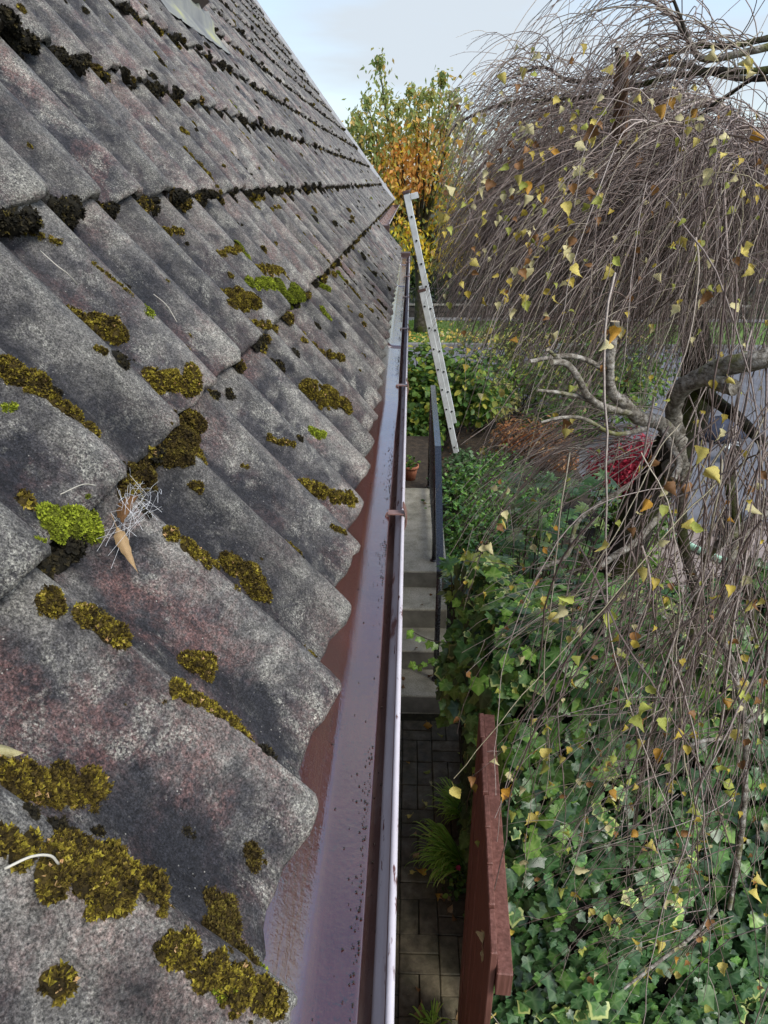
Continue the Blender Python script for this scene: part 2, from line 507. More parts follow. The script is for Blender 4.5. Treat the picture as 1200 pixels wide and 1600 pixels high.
M['lead'] = simple("lichened_lead_apron", [(.36, (.15, .152, .148)), (.52, (.235, .238, .212)), (.62, (.34, .345, .20)), (.70, (.42, .42, .14))], 9, .7, .3, .004, 50, (1, .35, .35))
def make_glass():
    t = NT("dark_window_glass")
    return t.done((.02, .035, .032), .05, t.bump(t.noise(6, 2), .05, .01), spec=.8)
M['glass'] = make_glass()
M['mint'] = simple("mint_green_plastic", [(.35, (.36, .60, .42)), (.65, (.48, .72, .54))], 16, .4, .1)
M['white_plastic'] = simple("pale_plastic", [(.35, (.62, .68, .66)), (.65, (.74, .78, .76))], 10, .4, .1)
M['navy'] = simple("navy_fabric", [(.35, (.022, .028, .050)), (.65, (.048, .058, .090))], 16, .85, .4)
M['blackbag'] = simple("black_plastic_sack", [(.35, .012), (.65, .026)], 20, .3, .6, .02, 25)
M['straw'] = simple("dry_straw", [(.35, (.46, .43, .35)), (.65, (.60, .57, .48))], 40, .7, .1)
M['web'] = simple("spider_silk", [(.35, (.62, .63, .64)), (.65, (.74, .75, .76))], 40, .6, 0)

def make_bark():
    t = NT("mossy_birch_bark")
    f = t.noise(42, 6, .7)
    c = t.ramp(f, [(.30, (.055, .045, .034)), (.44, (.16, .14, .11)), (.56, (.33, .305, .26)), (.70, (.52, .50, .45))])
    c = t.mix(t.ramp(t.noise(7, 4, .65), [(.54, 0.), (.66, .75)]), c, (.17, .18, .04))
    c = t.mix(t.ramp(t.noise(60, 4, .7, stretch=(.4, .4, 2.2)), [(.56, 0.), (.66, .8)]), c, (.022, .017, .014))
    n = t.bump(t.noise(70, 4, .7), .8, .012)
    return t.done(c, .9, n, spec=.25)
M['bark'] = make_bark()
def make_bark_dark():
    t = NT("dark_mossy_trunk_bark")
    c = t.ramp(t.noise(14, 5, .65), [(.32, (.020, .017, .013)), (.52, (.055, .046, .034)), (.72, (.13, .115, .09))])
    c = t.mix(t.ramp(t.noise(5, 4, .6), [(.46, 0.), (.62, .85)]), c, (.058, .070, .012))
    return t.done(c, .92, t.bump(t.noise(55, 5, .7), .9, .02), spec=.2)
M['bark_dark'] = make_bark_dark()
M['cutwood'] = simple("freshly_cut_wood", [(.35, (.50, .40, .26)), (.65, (.66, .56, .40))], 30, .8, .2)
M['stump_orange'] = simple("split_wood", [(.35, (.085, .055, .040)), (.5, (.19, .11, .065)), (.68, (.36, .21, .12))], 34, .9, .8, .01)
def make_twig():
    t = NT("birch_twig_bark")
    c = t.ramp(t.attr('tone'), [(0, (.065, .045, .037)), (.3, (.165, .118, .100)), (.55, (.285, .22, .19)), (.8, (.45, .38, .335)), (1, (.36, .32, .19))])
    c = t.mix(.6, c, t.ramp(t.noise(120, 3, .7), [(.35, .5), (.65, 1.4)]), 'MULTIPLY')
    return t.done(c, .55, None, spec=.4)
M['twig'] = make_twig()

def leaf_mat(name, stops, scale, rough=.55, trans=.3, spot=None, spec=.4, obj_space=True):
    t = NT(name)
    v = t.n('ShaderNodeTexCoord').outputs['Object'] if obj_space else None
    c = t.ramp(t.noise(scale, 4, .6, vec=v), stops)
    if spot:
        c = t.mix(t.ramp(t.noise(scale * 2.4, 3, .6, vec=v), [(.56, 0.), (.62, .9)]), c, spot)
    if obj_space:
        c = t.mix(1., c, t.ramp(t.rand(), [(0, .72), (1, 1.2)]), 'MULTIPLY')
    return t.done(c, rough, t.bump(t.noise(scale * 3, 3, vec=v), .25, .004), spec=spec, trans=trans)
M['leaf_yellow'] = leaf_mat("yellow_birch_leaf", [(.35, (.62, .48, .09)), (.6, (.76, .67, .20))], 45, spot=(.20, .095, .022))
M['leaf_pale'] = leaf_mat("pale_birch_leaf", [(.35, (.62, .55, .24)), (.6, (.76, .70, .40))], 45, spot=(.34, .22, .07))
M['leaf_lime'] = leaf_mat("lime_birch_leaf", [(.35, (.30, .36, .045)), (.6, (.48, .52, .13))], 45, spot=(.45, .34, .05))
M['leaf_brown'] = leaf_mat("brown_dry_leaf", [(.35, (.17, .075, .025)), (.6, (.32, .165, .06))], 45, spot=(.08, .04, .02))
M['leaf_orange'] = leaf_mat("orange_birch_leaf", [(.35, (.48, .22, .025)), (.6, (.62, .36, .05))], 45, spot=(.22, .08, .02))
M['leaf_tan'] = leaf_mat("tan_fallen_leaf", [(.35, (.40, .25, .11)), (.6, (.54, .38, .20))], 45, spot=(.22, .11, .05))

def attr_leaf(name, rough=.5, trans=.36, spec=.4, veins=True):
    """foliage whose own pigment varies leaf by leaf (attribute 'tint')"""
    t = NT(name)
    c = t.attr('tint', 'Color')
    c = t.mix(.55, c, t.ramp(t.noise(40, 3, .6), [(.35, .62), (.65, 1.35)]), 'MULTIPLY')
    return t.done(c, rough, None, spec=spec, trans=trans)
M['foliage'] = attr_leaf("mixed_foliage")
M['foliage_autumn'] = attr_leaf("autumn_foliage", .5, .52)
M['foliage_gloss'] = attr_leaf("glossy_foliage", .32, .15, .5)

def ivy_mat(name, dark, light, edge=None):
    t = NT(name)
    v = t.attr('vein')
    c = t.mix(t.ramp(v, [(.62, 0.), (.95, .75)]), dark, light)
    c = t.mix(.6, c, t.ramp(t.noise(14, 3, .6), [(.35, .55), (.65, 1.5)]), 'MULTIPLY')
    if edge:
        e = t.math('ADD', t.attr('rad'), t.math('MULTIPLY', t.noise(60, 2), .35))
        c = t.mix(t.ramp(e, [(.86, 0.), (.98, 1.)]), c, edge)
    c = t.mix(1., c, t.ramp(t.attr('tone'), [(0, .55), (1, 1.5)]), 'MULTIPLY')
    return t.done(c, .33, None, spec=.5, trans=.15)
M['ivy'] = ivy_mat("dark_ivy_leaf", (.032, .088, .024), (.09, .16, .065))
M['ivy_mid'] = ivy_mat("mid_ivy_leaf", (.075, .172, .034), (.155, .26, .085))
M['ivy_lime'] = ivy_mat("young_ivy_leaf", (.13, .26, .035), (.26, .38, .09))
M['ivy_var'] = ivy_mat("variegated_ivy_leaf", (.075, .18, .036), (.14, .25, .08), (.46, .52, .17))
M['ivy_core'] = simple("ivy_stem_tangle", [(.35, (.010, .013, .006)), (.65, (.028, .030, .014))], 14, .95, .8, .03)

# ------------------------------------------------------------------ setting: ground, road, lawn, drive
def sheet(name, x0, x1, y0, y1, z, mat, nx=1, ny=1, rough=0.0):
    xs, ys = np.linspace(x0, x1, nx + 1), np.linspace(y0, y1, ny + 1)
    X, Y = np.meshgrid(xs, ys)
    Z = np.full_like(X, z) + (rng.normal(0, rough, X.shape) if rough else 0)
    i = np.arange(nx)[None, :] + (np.arange(ny) * (nx + 1))[:, None]
    Q = np.stack((i, i + 1, i + nx + 2, i + nx + 1), -1).reshape(-1, 4)
    o = obj(name, mesh_np(name, np.stack((X, Y, Z), -1), Q, mat, smooth=True))
    return tag(o, kind='structure')

sheet("ground", -300, 300, -60, 900, -0.06, M['ground'])
sheet("garden_bed", 0.36, 2.3, 2.0, 12.0, -0.02, M['soil'], 30, 120, .012)
sheet("road", -60, 60, 12.5, 16.9, -0.03, M['asphalt'])
sheet("lawn", -40, 40, 17.05, 20.3, -0.02, M['lawn'], 60, 12, .012)
sheet("pavement", -40, 40, 20.4, 20.9, -0.015, M['kerb'])
MB().box((-40, 16.9, -.06), (40, 17.05, .05), bev=.015).build("kerb", M['kerb'])["kind"] = 'structure'
sheet("driveway", 2.3, 14, 7.35, 12.5, -0.026, M['asphalt'])

# ------------------------------------------------------------------ setting: paved path with single pavers
path = sheet("path", -1.0, 0.34, -0.6, 4.09, -0.014, M['joint'])
def paver_mesh(L, W, seed, mat):
    b = MB(); r = random.Random(seed)
    b.box((-L / 2 + .0018, -W / 2 + .0018, -.05), (L / 2 - .0018, W / 2 - .0018, 0), bev=.004)
    me = bpy.data.meshes.new("paver")
    V = np.concatenate(b.V); V += np.random.default_rng(seed).normal(0, .0008, V.shape)
    me.from_pydata(V.tolist(), [], b.F); me.materials.append(mat); me.update()
    return me
PAV = [paver_mesh(.2, .1, i, M['paver']) for i in range(4)]
PAVQ = [paver_mesh(.1, .1, 20 + i, M['paver']) for i in range(2)]
def place_paver(x, y, rot, me):
    o = obj("paver", me, path, (x, y, rnd.uniform(-.004, .003)))
    o.rotation_euler = (rnd.gauss(0, .008), rnd.gauss(0, .008), rot + rnd.gauss(0, .010))
for iy in range(24):
    for ix in range(7):
        cx, cy = -1.0 + .095 + ix * .2, -.5 + iy * .2 + .0
        if cx > .34 or cy > 4.05 or cy < -.5: continue
        lng = (ix + iy) % 2 == 0
        if rnd.random() < .12: lng = not lng
        if cx < -.62 : continue
        for k in (-.05, .05):
            if lng: place_paver(cx + k, cy, PI / 2, rnd.choice(PAV))
            else: place_paver(cx, cy + k, 0, rnd.choice(PAV))

# brick paved near part of the driveway, each brick its own
dp = sheet("drive_paving", 2.3, 8.0, 4.2, 7.35, -0.03, M['joint'])
DPM = [paver_mesh(.42, .21, 40 + i, M['drive']) for i in range(3)]
for j in range(15):
    for i in range(9):
        o = obj("paver", rnd.choice(DPM), dp, (2.5 + i * .43 + (j % 2) * .21, 4.3 + j * .212, -.008 + rnd.uniform(-.003, .003)))

# ------------------------------------------------------------------ concrete steps and landing
XR, XL = 0.325, -0.75
st = thing("garden_steps", "four grey concrete steps rising to a landing beside the house wall", "steps", (0, 4.1, 0))
lev = [(4.086, 4.39, .152), (4.39, 4.693, .323), (4.693, 5.02, .495)]
z0 = -.05
for y0, y1, z in lev:
    MB().box((XL, y0 - 4.1, z0), (XR, y1 - 4.1 + .02, z - .001), 0, .006).build("step", M['concrete'], st)
    z0 = -.05
MB().box((XL, 5.02 - 4.1, -.05), (XR + .01, 6.75 - 4.1, .646), 0, .007).build("landing", M['concrete'], st)
for (y0, za, zb) in ((4.086, 0, .137), (4.39, .155, .308), (4.693, .326, .480), (5.02, .498, .631)):
    MB().box((XL + .01, y0 - 4.1 - .003, za), (XR - .004, y0 - 4.1 + .01, zb)).build("riser", M['riser'], st)
# upper paving beyond the landing, with the pot
up_path = MB().box((-.9, 6.76, -.05), (.30, 8.6, .58), 0, .01).build("upper_path", M['soil'])
up_path["kind"] = 'structure'

# ------------------------------------------------------------------ railing
rl = thing("stair_railing", "black painted metal handrail with posts standing on the concrete steps", "railing", (.19, 4.27, .152))
def rloc(P): return np.asarray(P, float) - np.array((.19, 4.27, .152))
hw, hh = .024, .045
def bar(P, w, h, name, parent, mat):
    """flat bar swept along P (first.. last) in the y-z plane"""
    P = np.asarray(P, float); V = []
    for i, p in enumerate(P):
        V += [p + (-w, 0, -h), p + (w, 0, -h), p + (w, 0, 0), p + (-w, 0, 0)]
    F = []
    for i in range(len(P) - 1):
        for j in range(4): F.append((i * 4 + j, i * 4 + (j + 1) % 4, i * 4 + 4 + (j + 1) % 4, i * 4 + 4 + j))
    F += [(3, 2, 1, 0), tuple(range(len(V) - 4, len(V)))]
    return MB().add(V, F).build(name, mat, parent)
bar(rloc([(.228, 4.10, 1.17), (.235, 5.20, 1.652)]), hw, hh, "handrail", rl, M['black'])
bar(rloc([(.235, 5.203, 1.653), (.245, 7.02, 1.653)]), hw, hh, "handrail", rl, M['black'])
for y, zb, zt in ((4.27, .152, 1.2), (5.2, .646, 1.60), (6.9, .60, 1.60)):
    b = MB(); b.tube(rloc([(.232, y, zb), (.232, y, zt)]), .020, 10); b.tube(rloc([(.232, y, zb), (.232, y, zb + .012)]), .030, 12)
    b.build("post", M['black'], rl, True)
bar(rloc([(.235, 5.22, .76), (.235, 6.88, .76)]), .012, .03, "lower_rail", rl, M['black'])
for i in range(15):
    y = 5.31 + i * .105
    MB().tube(rloc([(.235, y, .75), (.235, y, 1.61)]), .009, 6).build("baluster", M['black'], rl)

# ------------------------------------------------------------------ the house: roof, tiles, flashing, gutters
house = thing("house", "house with a steep mossy grey pantile roof and brown gutter", "house", (0, 0, 0))
NK = 13
def roof_slab(name, s0, s1, y0, y1, n0, n1, mat, parent):
    V = [roof_pt(y, s, n) for n in (n0, n1) for y in (y0, y1) for s in (s0, s1)]
    F = [(0, 1, 3, 2), (4, 6, 7, 5), (0, 4, 5, 1), (2, 3, 7, 6), (0, 2, 6, 4), (1, 5, 7, 3)]
    return MB().add(V, F).build(name, mat, parent)
roof = roof_slab("roof", COURSE + .05, NK * COURSE, -1.2, Y_UP - .03, -.20, -.075, M['felt'], house)
roof_slab("eaves_underlay", .05, COURSE + .049, -1.2, Y_LOW - .03, -.18, -.075, M['felt'], house)
RX, RZ = EX - NK * COURSE * CT, EZ + NK * COURSE * ST
V = [(RX, -1.2, RZ - .1), (RX, Y_UP, RZ - .1), (RX * 2 + .1, Y_UP, EZ), (RX * 2 + .1, -1.2, EZ), (RX, -1.2, RZ - .2), (RX, Y_UP, RZ - .2), (RX * 2 + .1, Y_UP, EZ - .1), (RX * 2 + .1, -1.2, EZ - .1)]
MB().add(V, [(0, 1, 2, 3), (7, 6, 5, 4), (0, 4, 5, 1), (2, 6, 7, 3), (0, 3, 7, 4), (1, 5, 6, 2)]).build("rear_slope", M['felt'], house)
MB().box((-5.2, -1.0, -.05), (-.62, Y_LOW - .1, 2.85)).box((-5.2, Y_LOW - .1, -.05), (-.75, 13.4, 2.85)).build("wall", M['brick'], house)
for yg in (-1.0, 13.3):
    MB().add([(-5.2, yg, 2.86), (-.62, yg, 2.86), (RX, yg, RZ - .3), (-5.2, yg + .1, 2.86), (-.62, yg + .1, 2.86), (RX, yg + .1, RZ - .3)],
             [(0, 1, 2), (5, 4, 3), (0, 3, 4, 1), (1, 4, 5, 2), (2, 5, 3, 0)]).build("gable", M['brick'], house)

def tile_verts(ns, seed, chip=True, jit=.0007):
    """one pantile in (y, s, n): y from 0 to WAVE, s from 0 to 0.385"""
    g = np.random.default_rng(seed)
    vs = PROF_V; nv = len(vs)
    ss = np.concatenate(([0, .006], np.linspace(.02, .385, ns - 2)))
    Y, S = np.meshgrid(vs * WAVE, ss)
    N = np.interp(Y / WAVE, PROF_V, PROF_N) - .026 * S / COURSE
    low = np.interp(Y[0], np.linspace(0, WAVE, 7), g.normal(0, .0016, 7))
    N = N + low[None] * np.linspace(1, .3, ns)[:, None] + g.normal(0, jit, N.shape)
    N[0] -= .004 + g.uniform(0, .0035, nv)                       # worn rounded nose
    N[1] -= .0012
    edge = np.interp(Y[0], np.linspace(0, WAVE, 9), g.normal(0, .0022, 9)) + g.normal(0, .0011, nv)
    if chip:
        for _ in range(2):
            c = g.uniform(0, WAVE); edge = edge + g.uniform(.002, .008) * np.exp(-((Y[0] - c) / g.uniform(.006, .014)) ** 2)
    S = S + edge[None] * np.array([1, .9] + [max(0, .6 - .25 * i) for i in range(ns - 2)])[:, None]
    # tuck under: lower lip of the front edge, and side faces
    V = np.stack((Y, S, N), -1)
    lip = V[0].copy(); lip[:, 1] += .002; lip[:, 2] -= .014
    sideA = V[:, -1].copy(); sideA[:, 2] -= .012; sideA[:, 0] -= .001
    sideB = V[:, 0].copy(); sideB[:, 2] -= .012
    allv = np.concatenate((V.reshape(-1, 3), lip, sideA, sideB))
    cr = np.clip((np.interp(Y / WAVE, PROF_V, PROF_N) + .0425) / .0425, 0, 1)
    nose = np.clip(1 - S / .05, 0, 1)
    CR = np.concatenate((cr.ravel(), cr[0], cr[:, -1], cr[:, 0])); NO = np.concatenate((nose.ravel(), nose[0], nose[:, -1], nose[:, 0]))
    i = np.arange(nv - 1)[None] + (np.arange(ns - 1) * nv)[:, None]
    Q = [np.stack((i, i + nv, i + nv + 1, i + 1), -1).reshape(-1, 4)]
    L = ns * nv; j = np.arange(nv - 1)
    Q.append(np.stack((j, j + 1, L + j + 1, L + j), -1))
    A = L + nv; k = np.arange(ns - 1)
    Q.append(np.stack((k * nv + nv - 1, (k + 1) * nv + nv - 1, A + k + 1, A + k), -1))
    B = A + ns
    Q.append(np.stack((k * nv, B + k, B + k + 1, (k + 1) * nv), -1))
    return allv, np.concatenate(Q), CR, NO
def to_roof(V):      # (y,s,n) offsets -> world-axis offsets
    return V[:, :1] * R_Y + V[:, 1:2] * R_U + V[:, 2:3] * R_N

TILE_ME = []
for sd_ in range(7):
    v, q, cr_, no_ = tile_verts(9, 100 + sd_)
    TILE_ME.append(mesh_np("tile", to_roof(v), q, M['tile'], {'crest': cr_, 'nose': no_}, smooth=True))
coarse = [tile_verts(5, 300 + i) for i in range(4)]
cells = []
for k in range(NK):
    ymax = Y_LOW if k == 0 else Y_UP
    j = -6
    while True:
        y0 = Y_OFF + j * WAVE
        if y0 + WAVE > ymax: break
        c = roof_pt(y0 + WAVE / 2, (k + .5) * COURSE, 0)
        x, y, d = project(c)
        vis = d > .05 and -200 < x < 1000 and -160 < y < 1800
        cells.append((np.linalg.norm(c - CAM) if vis else 1e6, k, y0)); j += 1
cells.sort()
fieldV, fieldQ, nb = [], [], 0
fC, fN = [], []
for idx, (d, k, y0) in enumerate(cells):
    p = roof_pt(y0, k * COURSE - (.018 if k == 0 else 0), 0)      # the eaves course hangs a little lower
    if idx < 299 and d < 1e5:
        o = obj("tile", TILE_ME[rnd.randrange(7)], roof, p + R_N * rnd.gauss(0, .0012) + R_U * rnd.gauss(0, .0025))
        o.rotation_mode = 'XYZ'
        o.rotation_euler = (rnd.gauss(0, .0025), rnd.gauss(0, .003), rnd.gauss(0, .004))
    else:
        v, q, cr_, no_ = coarse[rnd.randrange(4)]; fC.append(cr_); fN.append(no_)
        fieldV.append(to_roof(v) + p + R_N * rnd.gauss(0, .0012) + R_U * rnd.gauss(0, .002)); fieldQ.append(q + nb); nb += len(v)
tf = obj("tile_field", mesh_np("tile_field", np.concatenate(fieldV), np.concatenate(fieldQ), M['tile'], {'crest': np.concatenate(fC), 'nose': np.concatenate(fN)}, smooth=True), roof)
tf["kind"] = 'stuff'
# ridge, verge trims
MB().tube([(RX, -1.2, RZ - .03), (RX, Y_UP, RZ - .03)], .11, 12).build("ridge", M['tile'], house, True)
roof_slab("verge_trim", COURSE * 1.0, NK * COURSE, Y_UP - .02, Y_UP + .05, -.10, .022, M['verge'], house)
roof_slab("bargeboard", COURSE * 1.0, NK * COURSE, Y_UP - .05, Y_UP + .02, -.26, -.11, M['brown_dark'], house)

# eaves flashing sheet: follows the slope under the tiles, then flattens towards the drip edge
prof = [(-.2805, 3.077), (-.2074, 2.9816), (-.150, 2.922), (-.1195, 2.898), (-.106, 2.885), (-.093, 2.8715), (-.083, 2.863), (-.073, 2.8595), (-.060, 2.858), (-.048, 2.8573), (-.037, 2.857), (-.0345, 2.855), (-.0345, 2.846)]
ys = np.linspace(-.6, Y_LOW - .02, 160)
P = spline(prof, 40)
wob = np.random.default_rng(3)
wav = np.interp(ys, np.linspace(-.6, 7.2, 26), wob.normal(0, .0008, 26))
Vs = np.stack([np.stack((np.full(len(P), 0) + P[:, 0] + wav[i] * 1.2, np.full(len(P), y), P[:, 1] + wav[i] * np.linspace(.2, 1, len(P))), -1) for i, y in enumerate(ys)])
npz = len(P)
i = np.arange(npz - 1)[None] + (np.arange(len(ys) - 1) * npz)[:, None]
Q = np.stack((i, i + 1, i + npz + 1, i + npz), -1).reshape(-1, 4)
fl = obj("eaves_flashing", mesh_np("eaves_flashing", Vs, Q, M['sheet'], smooth=True), house)
for yj in (3.05, 5.0, 6.4):
    s = P[(P[:, 0] > -.15)]
    b = MB()
    for a, c in zip(s[:-1], s[1:]):
        b.add([(a[0], yj, a[1] + .0025), (c[0], yj, c[1] + .0025), (c[0], yj + .06, c[1] + .0018), (a[0], yj + .06, a[1] + .0018), (a[0], yj, a[1]), (c[0], yj, c[1])], [(0, 1, 2, 3), (4, 5, 1, 0)])
    b.build("sheet_lap", M['sheet'], fl, True)

def gutter_run(name, cx, cz, r, y0, y1, parent, bead=True):
    a = np.linspace(PI, 2 * PI, 19)
    outer = [(cx + r * math.cos(t), cz + r * math.sin(t)) for t in a]
    inner = [(cx + (r - .004) * math.cos(t), cz + (r - .004) * math.sin(t)) for t in a[::-1]]
    loop = outer + inner; n = len(loop)
    ysg = np.linspace(y0, y1, 40)
    V = [(x, y, z) for y in ysg for x, z in loop]
    F = [(i * n + j, i * n + (j + 1) % n, (i + 1) * n + (j + 1) % n, (i + 1) * n + j) for i in range(len(ysg) - 1) for j in range(n)]
    g = MB().add(V, F).build(name, M['gutter'], parent, True)
    # front wall lip: sky sheen put into the pale colour of band and worn bead
    band = [(cx + r - .0035, cz + .003), (cx + r - .0045, cz - .001), (cx + r - .0085, cz - .008), (cx + r - .0130, cz - .0165), (cx + r - .0155, cz - .0215), (cx + r - .0155, cz - .0265)]
    Vb = [(x, y, z) for y in ysg for x, z in band]
    m = len(band)
    Fb = [(i * m + j, i * m + j + 1, (i + 1) * m + j + 1, (i + 1) * m + j) for i in range(len(ysg) - 1) for j in range(m - 1)]
    MB().add(Vb, Fb).build("inner_lip", M['bead'], g, True)
    MB().tube([(cx + r + .001, y, cz + .002) for y in ysg], .0040, 10).build("rim_bead", M['bead'], g, True)
    # stop end
    e = MB().add([(x, y1, z) for x, z in outer] + [(x, y1 + .006, z) for x, z in outer], [tuple(range(18, -1, -1)), tuple(range(19, 38))] + [(j, j + 1, j + 20, j + 19) for j in range(18)] + [(18, 0, 19, 37)])
    e.build("stop_end", M['brown_dark'], g)
    return g
GX, GZ, GR = -.0620, 2.853, .053
g1 = gutter_run("gutter", GX, GZ, GR, -.6, Y_LOW + .02, house)
for yb in (1.37, 2.42, 3.47, 4.52, 5.57, 6.62):
    b = MB()
    a = np.linspace(PI * 1.05, 2 * PI + .5, 16)
    for t0_, t1_ in zip(a[:-1], a[1:]):
        rr = GR + .0075
        p = [(GX + q * math.cos(t), y, GZ + q * math.sin(t)) for y in (yb - .013, yb + .013) for t in (t0_, t1_) for q in (rr, rr + .003)]
        b.add(p, [(0, 1, 3, 2), (4, 6, 7, 5), (1, 5, 7, 3), (0, 2, 6, 4), (0, 4, 5, 1), (2, 3, 7, 6)])
    b.box((GX + GR - .030, yb - .010, GZ + .0085), (GX + GR + .008, yb + .010, GZ + .0115))
    b.tube([(GX + GR - .030, yb, GZ + .010), (GX + GR - .034, yb - .004, GZ + .002)], .004, 6)
    b.build("bracket", M['gutter'], g1)
# box outlet at the far end of the gutter, and the higher gutter of the upper roof beyond it
MB().box((GX - GR - .012, Y_LOW + .03, GZ - .10), (GX + GR + .01, Y_LOW + .17, GZ + .035), 0, .006).build("gutter_box", M['brown_dark'], house)
uy = roof_pt(0, COURSE, 0)
UX, UZ = uy[0] + .035, uy[2] - .075
g2 = gutter_run("upper_gutter", UX, UZ, .056, Y_LOW + .02, Y_UP - .05, house)
MB().box((UX - .075, Y_LOW + .0, UZ - .10), (UX + .058, Y_LOW + .10, UZ - .012), 0, .006).build("fascia_end", M['brown_dark'], house)
MB().box((UX - .12, Y_LOW + .101, UZ - .20), (UX - .062, Y_UP - .06, UZ + .02)).build("fascia", M['brown_dark'], house)
MB().box((-.62, -1.0, 2.68), (-.122, Y_LOW - .05, 2.70)).box((-.148, -1.0, 2.702), (-.122, Y_LOW - .05, 2.885)).build("soffit", M['brown_dark'], house)
MB().tube(spline([(GX, Y_LOW + .10, GZ - .1), (GX - .02, Y_LOW + .10, GZ - .22), (-.50, Y_LOW + .10, GZ - .42), (-.56, Y_LOW + .10, GZ - .6), (-.56, Y_LOW + .10, .58)], 24), .035, 10).build("downpipe", M['gutter'], house, True)

# roof window low apron and frame, high up on the slope
wy, ws = at_roof(322, 32, 0.0)
win = thing_part = obj("roof_window", mesh_np("roof_window", [roof_pt(wy - .86, ws + .10, .05), roof_pt(wy - .05, ws + .10, .05), roof_pt(wy - .05, ws + 1.2, .05), roof_pt(wy - .86, ws + 1.2, .05)], [[(0, 1, 2, 3)]], M['glass']), house)
fy0, fy1, fs0, fs1 = wy - .92, wy + .0, ws + .05, ws + 1.26
for (a0, a1, b0, b1) in ((fy0, fy1, fs0, fs0 + .07), (fy0, fy1, fs1 - .07, fs1), (fy0, fy0 + .07, fs0 + .071, fs1 - .071), (fy1 - .07, fy1, fs0 + .071, fs1 - .071)):
    roof_slab("window_frame", b0, b1, a0, a1, -.06, .075, M['brown_dark'], win)
ap_y = np.linspace(wy - 1.0, wy + .12, 42); ap_s = np.linspace(ws - .17, ws + .05, 6)
AV = []
for s_ in ap_s:
    for y_ in ap_y:
        AV.append(roof_pt(y_, s_, max(tile_n(y_, max(s_, 0) if s_ // COURSE == ws // COURSE else s_), -.018) + .006 + (.03 if s_ > ws else 0)))
na = len(ap_y); i = np.arange(na - 1)[None] + (np.arange(len(ap_s) - 1) * na)[:, None]
obj("lead_apron", mesh_np("lead_apron", AV, np.stack((i, i + 1, i + na + 1, i + na), -1).reshape(-1, 4), M['lead'], smooth=True), win)

# ------------------------------------------------------------------ moss
class Moss:
    def __init__(self): self.V, self.F, self.T, self.n = [], [], [], 0
    def add(self, V, F, T):
        self.V.append(V); self.F.append(F + self.n); self.T.append(T); self.n += len(V)
    def cushion(self, c, nrm, along, a, b, h, dens=1.0, tuft=.0048, g=rng, light=.0):
        """a lumpy dome of radii a (along), b (across), height h, covered with short leafy shoots"""
        nrm = nrm / np.linalg.norm(nrm)
        along = along - nrm * (along @ nrm); along = along / np.linalg.norm(along)
        side = np.cross(nrm, along)
        nr, ns = 5, 14
        ph = np.arange(ns) * 2 * PI / ns
        wobr = 1 + .16 * np.sin(ph * 2 + g.uniform(0, 6)) + .12 * np.sin(ph * 3 + g.uniform(0, 6)) + g.normal(0, .06, ns)
        rr = np.linspace(.18, 1, nr)
        X = rr[:, None] * np.cos(ph) * wobr; Yv = rr[:, None] * np.sin(ph) * wobr
        Z = np.sqrt(np.clip(1.02 - rr ** 2, 0, 1))[:, None] * (1 + g.normal(0, .10, (nr, ns)))
        P = c + (X[..., None] * along * a + Yv[..., None] * side * b + (Z[..., None] * h - .004) * nrm)
        V = np.concatenate((P.reshape(-1, 3), [c + nrm * h]))
        i = np.arange(ns); i2 = (i + 1) % ns; F = []
        for r in range(nr - 1):
            F.append(np.stack((r * ns + i, r * ns + ns + i, r * ns + ns + i2), -1)); F.append(np.stack((r * ns + i, r * ns + ns + i2, r * ns + i2), -1))
        F.append(np.stack((np.full(ns, nr * ns), i, i2), -1))
        tone = g.uniform(.05, .35)
        self.add(V, np.concatenate(F), np.full(len(V), .12 + light * .4))
        tuft = min(tuft, .34 * min(a, b))
        nt = int(dens * a * b * PI / (tuft ** 2 * .50))
        nt = min(max(nt, 14), 1500)
        u = np.sqrt(g.uniform(0, 1.0, nt)); q = g.uniform(0, 2 * PI, nt)
        w = np.interp(q, np.append(ph, 2 * PI), np.append(wobr, wobr[0]))
        x, y = u * np.cos(q) * w, u * np.sin(q) * w
        z = np.sqrt(np.clip(1.02 - u ** 2, 0, 1))
        p = c + (x[:, None] * along * a + y[:, None] * side * b + (z * h * (1 + g.normal(0, .12, nt)) - .003)[:, None] * nrm)
        nn = (x / a)[:, None] * along + (y / b)[:, None] * side + (z / h)[:, None] * nrm
        nn /= np.linalg.norm(nn, axis=1, keepdims=True)
        nn = nn * .8 + g.normal(0, .32, nn.shape) + np.array((0, 0, .25)); nn /= np.linalg.norm(nn, axis=1, keepdims=True)
        t1 = np.cross(nn, g.normal(0, 1, nn.shape)); t1 /= np.linalg.norm(t1, axis=1, keepdims=True)
        t2 = np.cross(nn, t1)
        L = tuft * g.uniform(.7, 1.6, nt)[:, None]
        patch = .5 + .5 * np.sin(x * 4 + g.uniform(0, 6)) * np.cos(y * 4 + g.uniform(0, 6))
        hz_ = z
        tn = np.clip(g.normal(.44, .2, nt) + .42 * (patch - .5) + light, 0, 1)
        tn = np.where(g.random(nt) < .012, 1.6, tn)
        for kk in range(3):
            an = kk * 2.1 + g.uniform(0, 1)
            d = t1 * math.cos(an) + t2 * math.sin(an); e = np.cross(nn, d)
            A = p + e * L * .52 - nn * .0012; B = p - e * L * .52 - nn * .0012; C = p + d * L * .62 + nn * L * .50
            Vt = np.stack((A, B, C), 1).reshape(-1, 3)
            self.add(Vt, np.arange(nt * 3).reshape(-1, 3), np.repeat(tn, 3) + np.tile((-.12, -.12, .16), nt))
    def build(self, name, mat):
        return obj(name, mesh_np(name, np.concatenate(self.V), np.concatenate(self.F), mat, {'tone': np.concatenate(self.T)}))

